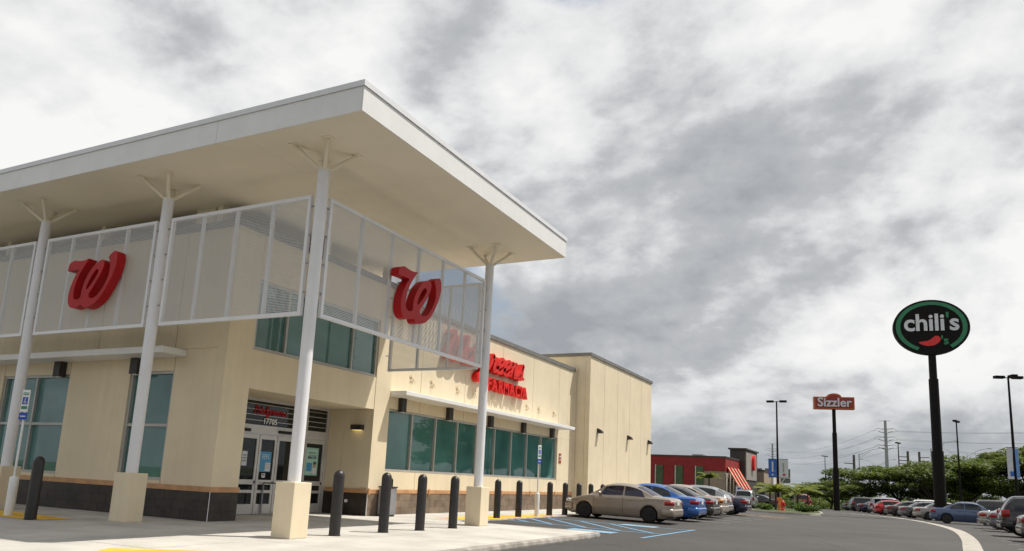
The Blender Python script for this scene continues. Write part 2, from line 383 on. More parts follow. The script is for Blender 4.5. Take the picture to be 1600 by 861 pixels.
# south face
SX = [-34, -29.5, -27.0, -23.0, -19.95, -17.45, -15.83, -14.1]
def swall(x0, x1, z0, z1): return wall(x0+g, x1-g, YS, YS+.28, z0, z1)
for a, b in ((-34, -29.5), (-27, -23.0), (-19.95, -17.45)): swall(a, b, ZB-.1, 4.2)
wall(-15.83+g, -14.402, YS, YS+.28, ZB-.1, 4.2)
for a, b in ((-29.5, -27), (-23.0, -19.95), (-17.45, -15.83)): swall(a, b, 3.68, 4.2)
for a, b in ((-34, -30), (-30, -26), (-26, -22), (-22, -18.9), (-18.9, -15.9)): swall(a, b, 4.208, ZP)
wall(-15.9+g, -14.402, YS, YS+.28, 4.208, ZP)
part(ST, 'wall_coping', B(-34, XT+.05, YS-.05, YS+.35, ZP, 7.42).box(XT-.35, XT+.05, YS+.351, 19.25, ZP, 7.42), COPING)
part(ST, 'copper_band', B(-34, XT+.03, YS-.03, YS, .80, ZB).box(XT, XT+.03, YS+.001, 13.42, .80, ZB), COPPER)
part(ST, 'copper_band', B(XT, XT+.03, 18.40, 19.2, .80, ZB).box(XW, XW+.03, 19.2, 35.19, .80, ZB), COPPER)
for y in (18.43, 19.5, 22.1, 24.8, 27.5, 30.2, 32.9, 34.9): part(ST, 'band_bracket', B((XT if y < 19.2 else XW)+.03, (XT if y < 19.2 else XW)+.06, y-.03, y+.03, .76, .95), COPPER)
# plinth tiles
def tiles(axis, fixed, a0, a1, out, mats, l=.6, rows=3):
    h = (.80-.14)/rows
    for r in range(rows):
        p = a0-(l/2 if r % 2 else 0)
        while p < a1:
            q0, q1 = max(p, a0), min(p+l, a1)
            if q1-q0 > .03:
                d = out+random.uniform(-.002, .002)
                bx = B(fixed, fixed+d, q0+.003, q1-.003, .14+h*r+.002, .14+h*(r+1)-.003) if axis == 'y' else B(q0+.003, q1-.003, fixed, fixed+d, .14+h*r+.002, .14+h*(r+1)-.003)
                part(ST, 'plinth_tile', bx, random.choice(mats))
            p += l
part(ST, 'plinth_backing', B(-34, XT, YS+.002, YS+.2, .14, .80).box(XT-.3, XT-.003, YS+.21, 13.39, .14, .80).box(XT-.3, XT-.003, 18.44, 19.19, .14, .8).box(XW-.3, XW-.002, 19.2, 35.2, .14, .8).box(-15.9, XT-.301, 18.423, 18.6, .14, .8), DARKTILE)
tiles('x', YS, -24, XT+.018, -.018, [DARKTILE]); tiles('y', XT, YS, 13.40, .018, [DARKTILE]); tiles('x', 18.42, -15.7, XT-.0, -.018, [DARKTILE])
tiles('y', XT, 18.42, 19.2, .018, BROWNTILE); tiles('y', XW, 19.2, 35.19, .018, BROWNTILE)
part(ST, 'corner_trim', B(XT+.019, XT+.032, YS-.030, YS-.019, .14, .80), WHITEM)
part(ST, 'corner_trim', B(XT+.001, XT+.022, 18.405, 18.418, .14, .80), WHITEM)
part(ST, 'wall_outlet', MB().cyl((-14.85, 18.40, .55), (-14.85, 18.36, .55), .05, .05, 12), WHITEM)
# windows: frame, mullions, panes. plane 'x' (faces +x) or 'y' (faces -y)
def window(axis, fixed, a0, a1, z0, z1, mull, rails=(), rec=.10, gl=TEAL, fr=ALU, w=.07, par=ST):
    fb = MB()
    def bx(u0, u1, w0, w1, d0, d1):
        if axis == 'x': return (fixed-d1, fixed-d0, u0, u1, w0, w1)
        return (u0, u1, fixed+d0, fixed+d1, w0, w1)
    fb.box(*bx(a0, a1, z0, z0+w, rec-.06, rec+.10)); fb.box(*bx(a0, a1, z1-w, z1, rec-.06, rec+.10))
    fb.box(*bx(a0, a0+w, z0+w, z1-w, rec-.06, rec+.10)); fb.box(*bx(a1-w, a1, z0+w, z1-w, rec-.06, rec+.10))
    wn = part(par, 'window', fb, fr)
    for mu in mull: part(wn, 'mullion', B(*bx(mu-w/2, mu+w/2, z0+w, z1-w, rec-.055, rec+.08)), fr)
    edges = [a0+w/2] + list(mull) + [a1-w/2]; zz = [z0+w/2] + list(rails) + [z1-w/2]
    for rz in rails:
        for e0, e1 in zip(edges, edges[1:]): part(wn, 'rail', B(*bx(e0+w/2, e1-w/2, rz-w/2, rz+w/2, rec-.05, rec+.08)), fr)
    for e0, e1 in zip(edges, edges[1:]):
        for za, zb_ in zip(zz, zz[1:]):
            ti = random.uniform(-.004, .004)
            b = bx(e0+.02, e1-.02, za+.02, zb_-.02, rec+.02+ti, rec+.04+ti); part(wn, 'pane', B(*b), gl)
    return wn
window('x', XT, 13.40, 18.42, 4.31, 6.09, (14.52, 17.24))
window('y', YS, -17.45, -15.83, 1.0, 3.68, (), (2.33,))
window('y', YS, -23.0, -19.95, 1.0, 3.68, (-21.46,), (2.33,))
window('y', YS, -29.5, -27.0, 1.0, 3.68, (-28.2,), (2.33,))
for a, b in ((-17.45, -15.83), (-23.0, -19.95), (-29.5, -27)): wall(a+g, b-g, YS, YS+.28, ZB-.1, 1.0)
# long window wall
JY = [19.2, 21.24, 24.2, 27.18, 30.16, 33.12, 35.2]
for a, b in zip(JY, JY[1:]):
    wall(XW-.3, XW, a+g, b-g, 3.47, 6.95)
    wall(XW-.3, XW, a+g, min(b, 35.2)-g, ZB-.1, 1.48)
wall(XW-.3, XW, 19.2+g, 19.52, 1.486, 3.465); wall(XW-.3, XW, 33.12, 35.2-g, 1.486, 3.465)
window('x', XW, 19.53, 33.11, 1.487, 3.466, (20.98, 22.46, 23.95, 25.42, 26.90, 28.40, 29.92, 31.40), rec=.12)
part(ST, 'wall_coping', B(XW-.35, XW+.05, 19.26, 35.19, 6.95, 7.12), COPING)
for y in (20.66, 21.92, 23.67, 24.88, 26.4, 28.2, 29.6, 30.86, 32.56):
    an = MB().cyl((XW, y, 4.60), (XW+.05, y, 4.60), .07, .06, 10)
    for k in range(4):
        a = R(45+90*k); an.cyl((XW+.03, y, 4.60), (XW+.03, y+.15*math.cos(a), 4.60+.15*math.sin(a)), .018, .018, 6)
    an.cyl((XW+.05, y, 4.6), (XW+.16, y, 4.42), .015, .015, 6)
    part(ST, 'awning_anchor', an, CREAM)
# awning slabs
part(ST, 'awning', bevelled(B(XW+.002, -13.5, 19.21, 33.2, 3.85, 3.985), .012), WHITE)
part(ST, 'awning', bevelled(B(-30, -15.45, 11.85, YS-.002, 4.01, 4.17), .015), WHITE)
# projecting far block
JB = [35.2, 37.34, 39.5, 41.66, 43.82, 45.98]
for a, b in zip(JB, JB[1:]): wall(XB-.25, XB, a+g, b-g*1.7, .14, 7.78)
wall(-17, XB-.26, 35.21, 35.45, .14, 7.78); part(ST, 'wall_core', B(-17, XB-.252, 35.46, 45.97, 0, 7.7), CREAM)
part(ST, 'wall_coping', B(-17, XB+.06, 35.14, 35.5, 7.78, 7.94).box(XB-.3, XB+.06, 35.501, 46.04, 7.78, 7.94), COPING)
part(ST, 'drain_box', B(XW, XW+.14, 35.0, 35.13, 7.0, 7.16).box(XW-.0, XW+.06, 35.06, 35.17, .3, 6.99), CREAM)
# roof canopy
RX, RY0, RY1 = -8.4, 9.93, 19.53
rf = part(ST, 'canopy_roof', B(-34, RX-.06, RY0+.06, RY1-.06, 7.96, 8.45), WHITE)
fx = [-34, -28, -21.9, -12.15, RX-.001]
fxs = [-34, -27.8, -20.0, -12.15, RX-.03]
for a, b in zip(fxs, fxs[1:]): part(rf, 'fascia_panel', B(a+.004, b-.004, RY0, RY0+.03, 7.9, 8.385), WHITE)
part(rf, 'fascia_panel', B(RX-.03, RX, RY0, RY1, 7.9, 8.386), WHITE)
part(rf, 'fascia_panel', B(-34, RX-.031, RY1-.03, RY1, 7.9, 8.385), WHITE)
part(rf, 'roof_edge_cap', B(-34, RX+.025, RY0-.025, RY0+.12, 8.39, 8.50).box(RX-.12, RX+.025, RY0+.121, RY1+.025, 8.392, 8.50).box(-34, RX-.121, RY1-.12, RY1+.025, 8.39, 8.499), WHITEM)
part(rf, 'drip_edge', B(-34, RX-.002, RY0+.004, RY0+.03, 8.384, 8.391).box(RX-.03, RX-.004, RY0+.05, RY1, 8.386, 8.392), COPING)
sxs = [-34, -29.4, -24.6, -19.8, -15.0, -11.4, RX-.032]
sys_ = [RY0+.031, 13.1, 16.3, RY1-.031]
for a, b in zip(sxs, sxs[1:]):
    for c, d in zip(sys_, sys_[1:]): part(rf, 'soffit_panel', B(a+.002, b-.002, c+.002, d-.002, 7.902+random.uniform(0, .0015), 7.955), CREAM2)
for x, y in ((-19.6, 12.75), (-24.1, 12.75), (-15.0, 12.75), (-14.3, 15.9), (-14.3, 18.8)): part(ST, 'roof_post', B(x-.09, x+.09, y-.09, y+.09, 7.42, 7.902), CREAM2)
part(ST, 'roof_beam', B(-15.9, -15.2, 12.7, 13.3, 7.5, 7.902), CREAM2)
# columns
CX = [(-10.2, 11.05), (-14.85, 11.05), (-19.5, 11.05), (-24.15, 11.05), (-10.2, 18.2)]
for cx, cyy in CX:
    sh = MB().cyl((cx, cyy, 1.165), (cx, cyy, 7.45), .125, .122, 24)
    c = part(ST, 'column', sh, WHITEM)
    part(c, 'pedestal', bevelled(B(cx-.235, cx+.235, cyy-.235, cyy+.235, .14, 1.17), .012), CREAM)
    part(c, 'top_plate', MB().cyl((cx, cyy, 7.45), (cx, cyy, 7.475), .14, .14, 20), CREAM2)
    for sx in (-1, 1):
        for sy in (-1, 1):
            part(c, 'strut', MB().cyl((cx+sx*.06, cyy+sy*.06, 7.46), (cx+sx*.45, cyy+sy*.45, 7.90), .042, .042, 10), CREAM2)
            part(c, 'strut_plate', B(cx+sx*.45-.09, cx+sx*.45+.09, cyy+sy*.45-.09, cyy+sy*.45+.09, 7.89, 7.9005), CREAM2)
# perforated screens
PERF = perfmat()
def screen(axis, fixed, a0, a1, n, z0=4.43, z1=6.95):
    w = .075
    def bx(u0, u1, z0_, z1_, t): return (u0, u1, fixed-t, fixed+t, z0_, z1_) if axis == 'y' else (fixed-t, fixed+t, u0, u1, z0_, z1_)
    fr = MB().box(*bx(a0, a1, z0, z0+w, w/2)).box(*bx(a0, a1, z1-w, z1, w/2)).box(*bx(a0, a0+w, z0+w, z1-w, w/2)).box(*bx(a1-w, a1, z0+w, z1-w, w/2))
    s = part(ST, 'screen', fr, WHITEM)
    for k in range(1, n): u = a0+(a1-a0)*k/n; part(s, 'mullion', B(*bx(u-.032, u+.032, z0+w, z1-w, .032)), WHITEM)
    if axis == 'y': q = [(a0+w, fixed-.035, z0+w), (a1-w, fixed-.035, z0+w), (a1-w, fixed-.035, z1-w), (a0+w, fixed-.035, z1-w)]
    else: q = [(fixed+.035, a0+w, z0+w), (fixed+.035, a1-w, z0+w), (fixed+.035, a1-w, z1-w), (fixed+.035, a0+w, z1-w)]
    part(s, 'mesh_panel', MB().add(q, [(0, 1, 2, 3)]), PERF)
    for zz in (4.9, 5.5, 6.1, 6.7):
        for u, v in ((a0-.12, a0), (a1, a1+.12)): part(s, 'clip', B(*bx(u, v, zz, zz+.02, .02)), GALV)
screen('y', 11.05, -14.6, -10.44, 4); screen('y', 11.05, -19.25, -15.1, 4); screen('y', 11.05, -23.9, -19.75, 4)
screen('x', -10.2, 11.30, 17.96, 6); screen('y', 18.2, -13.52, -10.44, 3)
# entrance (storefront) : fixed plane x = -15.8
EN = part(ST, 'entrance', B(-15.86, -15.76, 13.41, 18.41, 2.33, 2.58).box(-15.86, -15.77, 13.41, 18.41, 3.24, 3.322).box(-15.86, -15.77, 13.41, 13.50, .14, 2.33).box(-15.86, -15.77, 18.31, 18.41, .14, 2.33).box(-15.86, -15.77, 17.36, 17.46, 2.58, 3.24).box(-15.86, -15.77, 18.30, 18.41, 2.58, 3.24), ALUD)
part(EN, 'transom_pane', B(-15.83, -15.815, 13.5, 17.36, 2.58, 3.24), DGLASS); part(EN, 'transom_pane', B(-15.83, -15.815, 17.46, 18.30, 2.58, 3.24), DGLASS)
for k in range(4):
    z = 2.70+.15*k; part(EN, 'transom_bar', B(-15.812, -15.80, 13.5, 17.355, z, z+.016), ALUD); part(EN, 'transom_bar', B(-15.812, -15.80, 17.462, 18.295, z, z+.016), ALUD)
for y0, y1 in ((13.52, 14.74), (14.75, 15.57), (15.58, 16.255), (16.265, 17.395), (17.405, 18.305)):
    d = MB(); x0, x1 = -15.85, -15.78
    d.box(x0, x1, y0+.006, y0+.085, .15, 2.325).box(x0, x1, y1-.085, y1-.006, .15, 2.325)
    for a, b in ((.15, .42), (.72, .80), (.95, 1.08), (2.20, 2.325)): d.box(x0, x1, y0+.085, y1-.085, a, b)
    dd = part(EN, 'door', d, ALUD)
    part(dd, 'pane', B(-15.825, -15.81, y0+.08, y1-.08, .40, 2.22), DGLASS)
    part(dd, 'lock_plate', B(-15.779, -15.77, y1-.075, y1-.02, .98, 1.05), BRONZE)
part(EN, 'sensor_box', B(-15.759, -15.70, 14.5, 15.15, 2.38, 2.46), BLACK); part(EN, 'sensor_box', B(-15.759, -15.70, 16.25, 16.75, 2.40, 2.48), BLACK)
for y in (15.85,): part(EN, 'guard_rail', MB().tube([(-15.25, y, .14), (-15.25, y, 1.0), (-15.74, y, 1.0), (-15.74, y, .14)], .022, 8), GALV)
# ------------------------------------------------------------------ signs and lamps on the store
EAST = ((0, 1, 0), (0, 0, 1), (1, 0, 0)); SOUTH = ((1, 0, 0), (0, 0, 1), (0, -1, 0))
W_OUT = [(-.826,.547),(-.753,.588),(-.644,.623),(-.534,.607),(-.394,.594),(-.229,.6),(-.101,.626),(-.192,.512),(-.3,.369),(-.392,.222),(-.458,.078),(-.495,-.058),(-.503,-.198),(-.478,-.308),(-.414,-.363),(-.312,-.366),(-.215,-.323),(-.203,-.213),(-.183,-.08),(-.137,.061),(-.057,.21),(.047,.346),(.186,.465),(.334,.535),(.431,.551),(.488,.508),(.505,.429),(.478,.322),(.404,.181),(.308,.036),(.216,-.095),(.122,-.204),(.085,-.277),(.111,-.336),(.192,-.377),(.294,-.362),(.405,-.311),(.538,-.176),(.647,-.018),(.719,.156),(.732,.317),(.713,.448),(.669,.539),(.638,.599),(.718,.676),(.836,.726),(.906,.692),(.942,.598),(.95,.462),(.925,.319),(.863,.145),(.762,-.036),(.643,-.219),(.503,-.382),(.342,-.5),(.158,-.569),(.01,-.591),(-.086,-.562),(-.138,-.502),(-.255,-.534),(-.396,-.568),(-.522,-.559),(-.606,-.505),(-.664,-.413),(-.684,-.303),(-.682,-.177),(-.651,-.033),(-.594,.107),(-.516,.255),(-.422,.371),(-.55,.384),(-.674,.377),(-.849,.372),(-.85,.462)]
W_HOLE = [(.252,.336),(.324,.294),(.296,.199),(.196,.065),(.062,-.087),(-.007,-.142),(-.041,-.111),(-.006,.005),(.072,.144),(.17,.278)]
def smooth_loop(p): return [(q.x, q.y) for q in catmull(p, 3, True)]
wl_o = smooth_loop(W_OUT); wl_h = smooth_loop(W_HOLE)
for B_, loc, lab in ((EAST, (-10.005, 14.3, 5.5), 'red script W logo on the sunlit screen right of the corner column'), (SOUTH, (-16.92, 10.86, 5.52), 'red script W logo on the shaded screen left of the corner')):
    o = obj('logo_sign', xform(poly_mesh([wl_o, wl_h], .22), basis(*B_)), REDM, None, loc)
    tag(o, lab, 'logo sign', 'W logos on the screens')
    bkt = MB()
    for dx, dz in ((-.45, .3), (.35, .3), (-.3, -.45), (.4, -.35)):
        c = Matrix(basis(*B_)) @ Vector((dx, dz, -.11)); e = Matrix(basis(*B_)) @ Vector((dx, dz, -.2)); bkt.cyl(c, e, .02, .02, 6)
    obj('standoff', bkt.mesh('standoff'), GALV, o)
LET = {'W': (1.72, [[(0,1.45),(.15,1.65),(.42,1.66),(.32,.95),(.28,.35),(.48,.02),(.74,.15),(.95,.6),(1.06,1.2),(1.0,1.5),(.88,1.2),(.84,.6),(.95,.15),(1.2,.02),(1.45,.3),(1.6,.9),(1.62,1.5),(1.5,1.68)]]),
 'a': (.98, [[(.75,.85),(.5,1.0),(.2,.8),(.08,.4),(.2,.05),(.45,.05),(.7,.4),(.78,1.0)],[(.80,1.02),(.72,.4),(.8,.05),(1.02,.14)]]),
 'l': (.48, [[(0,.2),(.25,.9),(.38,1.6),(.28,1.85),(.15,1.6),(.1,.8),(.12,.2),(.3,.02),(.5,.15)]]),
 'g': (.95, [[(.75,.85),(.5,1.0),(.2,.8),(.08,.4),(.2,.05),(.45,.05),(.7,.4),(.78,1.0)],[(.80,1.0),(.7,.2),(.62,-.5),(.4,-.8),(.15,-.62),(.3,-.3),(.95,.18)]]),
 'r': (.75, [[(0,.12),(.15,.7),(.2,1.08),(.3,.85),(.6,.92)],[(.6,.94),(.5,.4),(.58,.05),(.8,.14)]]),
 'e': (.75, [[(0,.3),(.3,.45),(.6,.7),(.55,.95),(.35,1.0),(.15,.7),(.1,.3),(.3,.03),(.6,.1),(.8,.32)]]),
 'n': (.86, [[(0,.85),(.14,1.0),(.16,.5),(.13,.03)],[(.15,.5),(.35,.95),(.55,.93),(.55,.4),(.62,.05),(.87,.16)]]),
 's': (.80, [[(0,.12),(.3,.6),(.45,1.08),(.5,.6),(.55,.25),(.4,.02),(.1,.1)],[(.5,.06),(.85,.14)]])}
def script_word(name, label, cat, word, B_, loc, sx, sy, w, depth, m_):
    t = thing(name, loc, label, cat); x = 0
    for ch in word:
        adv, st = LET[ch]
        strokes = [[((px+x+.30*py)*sx, py*sy) for px, py in s] for s in st]
        me = ribbon(strokes, w, depth, basis(*B_)); obj('letter', me.mesh('letter'), m_, t); x += adv
    return t
script_word('script_sign', 'red script letters spelling Walgreens on the long cream wall', 'store sign', 'Walgreens', EAST, (XW+.16, 22.15, 5.58), .80, .62, .165, .24, REDB)
t = thing('block_letter_sign', (XW+.14, 25.45, 5.06), 'red block letters spelling FARMACIA on the wall below the script', 'store sign')
xx = 0
for ch in 'FARMACIA':
    me = text_mesh(ch, .60, .20, .016); xform(me, basis(*EAST)); wd_ = max(v.co.y for v in me.vertices)-min(v.co.y for v in me.vertices)
    sc_ = 1.10; me.transform(Matrix.Diagonal((1, sc_, 1.12, 1))); wd_ *= sc_
    o = obj('letter', me, REDB, t, (0, xx+wd_/2+.08, 0)); xx += wd_+.065
script_word('script_sign', 'small red script Walgreens on the glass above the entrance doors', 'store sign', 'Walgreens', EAST, (-15.795, 15.24, 2.90), .160, .125, .030, .008, REDM)
tag(obj('address_number', xform(text_mesh('17705', .22, .008, .004), basis(*EAST)), WHITESIGN, None, (-15.795, 15.92, 2.70)), 'white street number 17705 on the transom glass', 'number sign')
# posters on the doors
PB = mat('poster_blue', (.06, .28, .50), .5, .05); PG = mat('poster_green', (.30, .52, .42), .5, .05); PW = mat('poster_white', (.62, .64, .64), .5, .05); PD = mat('poster_ink', (.05, .08, .10), .5, .05); PSK = mat('poster_skin', (.42, .26, .18), .5, .05)
def poster(y0, y1, z0, z1, base, label, bits):
    t = tag(obj('poster', B(-.004, .004, 0, y1-y0, 0, z1-z0).mesh('poster'), base, None, (-15.80, y0, z0)), label, 'poster')
    for k, (a, b, c, d, mm) in enumerate(bits): obj('print', B(.0045, .0055+.0006*k, a*(y1-y0), b*(y1-y0), c*(z1-z0), d*(z1-z0)).mesh('print'), mm, t)
rows = [(.2+.16*(i % 4), .3+.16*(i % 4), .82-.09*(i//4), .87-.09*(i//4), PW) for i in range(12)]
poster(15.67, 16.10, 1.30, 1.86, PB, 'blue and white poster on the second glass door', rows + [(.5, .96, .04, .46, PW), (.56, .9, .38, .40, PD), (.56, .9, .28, .30, PD), (.56, .9, .18, .20, PD)])
poster(15.80, 15.93, 1.14, 1.26, PW, 'small white notice below the blue door poster', [(.15, .8, .5, .8, PD)])
poster(17.50, 18.06, 1.25, 2.08, PG, 'green poster with a person on the right entrance panel', [(.08, .92, .06, .94, mat('poster_pale', (.40, .62, .52), .5, .05)), (.22, .78, .80, .83, PD), (.2, .85, .72, .735, PD), (.12, .55, .15, .45, PB), (.62, .90, .06, .28, PW), (.66, .84, .28, .40, PSK), (.64, .86, .40, .50, PD)])
poster(15.02, 15.20, 1.45, 1.84, PW, 'white notice sheet on the first entrance door', [(.15, .85, .3, .36, PD), (.15, .85, .5, .56, PD), (.15, .85, .7, .76, PD)])
me_ = text_mesh('M\u00c1S DE', .11, .002, .003); obj('print', xform(me_, basis(*EAST)), PD, [o for o in bpy.data.objects if o.name.startswith('poster') and 'green' in o.get('label', '')][0], (.012, .28, .53))
# box lamps under awnings
def box_lamp(axis, u, fixed, z0, z1, label, group):
    t = thing('wall_lamp', (fixed, u, z0) if axis == 'x' else (u, fixed, z0), label, 'wall lamp', group)
    b = (fixed, fixed+.16, u-.13, u+.13) if axis == 'x' else (u-.14, u+.14, fixed-.20, fixed)
    part(t, 'housing', bevelled(B(*b, z0, z1), .012), BRONZE)
    cx_, cy2 = (b[0]+b[1])/2, (b[2]+b[3])/2
    part(t, 'lens', MB().cyl((cx_, cy2, z0-.025), (cx_, cy2, z0+.001), .075, .075, 12), LENS)
labs = ['dark box wall lamp under the awning nearest the corner block', 'second dark box lamp from the left under the long awning', 'dark box lamp under the awning just right of the slim column', 'fourth dark box lamp from the left under the long awning', 'dark box lamp at the far end of the long awning']
for y, lb in zip((20.13, 23.08, 26.2, 29.2, 32.27), labs): box_lamp('x', y, XW+.003, 3.40, 3.848, lb, 'box lamps along the window wall')
box_lamp('y', -20.27, YS-.003, 3.60, 4.008, 'dark box lamp on the shaded wall above the wide window', 'box lamps on the shaded wall')
box_lamp('y', -17.12, YS-.003, 3.60, 4.008, 'dark box lamp on the shaded wall above the narrow window', 'box lamps on the shaded wall')
t = thing('wall_sconce', (-14.60, 18.42, 2.76), 'small dark sconce glowing warm beside the entrance doors', 'wall lamp')
part(t, 'housing', bevelled(B(-14.83, -14.41, 18.27, 18.415, 2.68, 2.84), .008), BRONZE); part(t, 'lens', B(-14.78, -14.46, 18.29, 18.40, 2.672, 2.681), WARMLENS)
for y, lb in zip((36.45, 41.35, 45.35), ('hooded lamp on the far block nearest its inner corner', 'middle hooded lamp on the far cream block', 'hooded lamp at the far end of the cream block')):
    t = thing('hooded_lamp', (XB, y, 4.0), lb, 'wall lamp', 'hooded lamps on the far block')
    part(t, 'back_plate', B(XB, XB+.03, y-.09, y+.09, 3.96, 4.2), BRONZE)
    hd = MB(); prof = [(.26*math.cos(R(a)), .22*math.sin(R(a))) for a in range(0, 91, 15)]
    prof = [(.03, 0), *prof, (.03, .22)]
    hd.prism(prof, lambda a, b: (XB+.02+a, y-.13, 3.95+b), lambda a, b: (XB+.02+a, y+.13, 3.95+b)); part(t, 'hood', hd, BRONZE)
    part(t, 'lens', B(XB+.05, XB+.24, y-.10, y+.10, 3.935, 3.95), LENS)
t = thing('fire_sign', (XW, 33.45, 2.3), 'small red sign with white print beside the long window', 'sign')
part(t, 'plate', B(XW+.001, XW+.02, 33.32, 33.58, 2.28, 2.74), mat('dark_red_plate', (.30, .02, .02), .4)); part(t, 'print', B(XW+.02, XW+.023, 33.38, 33.52, 2.56, 2.64).box(XW+.02, XW+.023, 33.41, 33.49, 2.40, 2.48), WHITESIGN)
t = thing('wall_box', (XW, 34.2, 1.2), 'small grey electrical box on the wall behind the bollards', 'electrical box'); part(t, 'box', B(XW+.001, XW+.08, 34.12, 34.28, 1.05, 1.28), GALV); part(t, 'conduit', MB().cyl((XW+.03, 34.2, 1.05), (XW+.03, 34.2, .93), .015), GALV)
# bollards
def bollard(x, y, label, group, h=1.30):
    t = thing('bollard', (x, y, .14), label, 'bollard', group)
    prof = [(.112, 0), (.110, h-.13)] + [(.110*math.cos(R(a)), h-.13+.125*math.sin(R(a))) for a in (15, 30, 45, 60, 75, 88)]
    obj('sleeve', MB().lathe(prof, n=20).mesh('sleeve'), BOLL, t)
    obj('base_ring', MB().lathe([(.125, 0), (.125, .012), (.112, .016)], n=20).mesh('base_ring'), BLACK, t)
G1 = 'bollards in front of the entrance'; G2 = 'bollards along the parking bays'
for (x, y), lb in zip([(-10.05, 12.17), (-10.03, 13.76), (-9.97, 15.1), (-9.95, 16.55)], ['dark bollard nearest the corner column pedestal', 'dark bollard in front of the trash bin', 'third dark bollard right of the corner column', 'dark bollard just left of the far slim column']): bollard(x, y, lb, G1)
for (x, y), lb in zip([(-11.72, 22.25), (-11.72, 23.85), (-11.68, 26.4), (-11.68, 27.9), (-11.72, 29.45), (-11.75, 30.9), (-11.75, 32.4)],
    ['dark bollard on the yellow ramp just right of the slim column', 'dark bollard on the yellow ramp left of the accessible sign post', 'dark bollard just right of the accessible sign post', 'dark bollard by the nose of the tan sedan', 'first bollard showing behind the tan sedan bonnet', 'middle bollard showing behind the tan sedan bonnet', 'last bollard showing behind the tan sedan windscreen']): bollard(x, y, lb, G2, 1.26)
bollard(-15.95, 9.68, 'dark bollard on the yellow ramp at the far left in shade', 'bollards by the left ramp')
# accessible parking signs
def access_sign(x, y, label, rz, hgt=2.35):
    t = thing('parking_sign', (x, y, .14), label, 'parking sign', 'accessible parking signs', rz)
    obj('post', MB().cyl((0, 0, .5), (0, 0, hgt), .025, .025, 10).mesh('post'), WHITESIGN, t)
    obj('sleeve', MB().lathe([(.085, 0), (.085, .80), (.075, .83), (.03, .84)], n=16).mesh('sleeve'), WHITESIGN, t)
    k = .74
    p = obj('plate', B(-.14*k, .14*k, -.036, -.028, hgt-.66*k, hgt).mesh('plate'), WHITESIGN, t)
    obj('emblem', B(-.10*k, .10*k, -.040, -.0365, hgt-.44*k, hgt-.22*k).mesh('emblem'), BLUESIGN, p)
    zc2 = hgt-.365*k
    wc = MB().cyl((.01, -.0405, hgt-.26*k), (.01, -.042, hgt-.26*k), .018*k, .018*k, 10); wc.box(-.015, .0, -.042, -.0405, hgt-.36*k, hgt-.28*k).box(-.015, .04*k, -.0421, -.0406, hgt-.365*k, hgt-.345*k)
    for q in range(14):
        a, b = R(150+15*q), R(150+15*q+16); wc.add([(.005+r*k*math.cos(w_), -.0418, zc2+r*k*math.sin(w_)) for w_ in (a, b) for r in (.05, .036)], [(0, 1, 3, 2)])
    obj('symbol', wc.mesh('symbol'), WHITESIGN, p)
    SGN = mat('sign_green', (.03, .22, .12), .5)
    obj('print', B(-.11*k, .11*k, -.039, -.0365, hgt-.16*k, hgt-.13*k).box(-.11*k, .11*k, -.039, -.0365, hgt-.11*k, hgt-.08*k).mesh('print'), SGN, p)
    obj('print', B(-.11*k, .11*k, -.039, -.0365, hgt-.58*k, hgt-.49*k).mesh('print'), SGN, p)
    q = obj('plate', B(-.15*k, .15*k, -.036, -.028, hgt-.90*k, hgt-.69*k).mesh('plate'), BLUESIGN, t)
    obj('print', B(-.10*k, .10*k, -.039, -.0365, hgt-.81*k, hgt-.78*k).mesh('print'), WHITESIGN, q)
access_sign(-11.62, 25.15, 'accessible parking sign on a white post before the long window', R(80), 2.55); access_sign(-11.25, 20.15, 'accessible parking sign half hidden behind the far slim column', R(80), 2.6); access_sign(-17.25, 9.98, 'accessible parking sign in shade at the far left', R(12), 2.74)
# trash bin
BNX, BNY = -13.82, 19.06
t = thing('trash_bin', (BNX, BNY, .14), 'grey metal trash bin with arched handle top by the wall', 'trash bin')
BIN = mat('bin_grey', (.24, .24, .25), .5, .08)
def bb(x0, x1, y0, y1, z0, z1): return B(BNX+x0, BNX+x1, BNY+y0, BNY+y1, z0, z1)
part(t, 'body', bevelled(bb(-.20, .20, -.20, .20, .18, .98), .025), BIN); part(t, 'base', bb(-.17, .17, -.17, .17, .14, .18), BLACK)
part(t, 'lid', bevelled(bb(-.215, .215, -.215, .215, .985, 1.03), .012), BRONZE)
part(t, 'handle', MB().tube([(BNX, BNY-.19, 1.03), (BNX, BNY-.19, 1.22), (BNX, BNY-.13, 1.27), (BNX, BNY+.13, 1.27), (BNX, BNY+.19, 1.22), (BNX, BNY+.19, 1.03)], .03, 8), BRONZE)
part(t, 'door_line', bb(.199, .206, -.16, -.15, .25, .92), BLACK)
# ------------------------------------------------------------------ cars
CG = mat('car_glass', (.010, .012, .014), .04, .1, spec=.6); CGP = mat('car_glass_purple', (.014, .012, .035), .04, .1, spec=.6)
TAILR = mat('tail_lamp_red', (.30, .008, .008), .2, .1, 8); AMBER = mat('lamp_amber', (.75, .28, .02), .2, .05); CLEAR = mat('lamp_clear', (.62, .62, .60), .12, .05, 6)
RIM = mat('wheel_alloy', (.42, .42, .42), .3, .05, metal=.8); RIMD = mat('wheel_dark', (.035, .035, .035), .4, .1); TRIM = mat('black_trim', (.02, .02, .02), .5, .1); PLATE = mat('number_plate', (.70, .71, .66), .4, .05)
def carpaint(name, c, metal=.35): return mat(name, c, .28, .03, 2, metal=metal, coat=.6)
def interp(tab, t):
    if t <= tab[0][0]: return tab[0][1]
    for (a, u), (b, v) in zip(tab, tab[1:]):
        if t <= b:
            s = (t-a)/(b-a); return u+(v-u)*s
    return tab[-1][1]
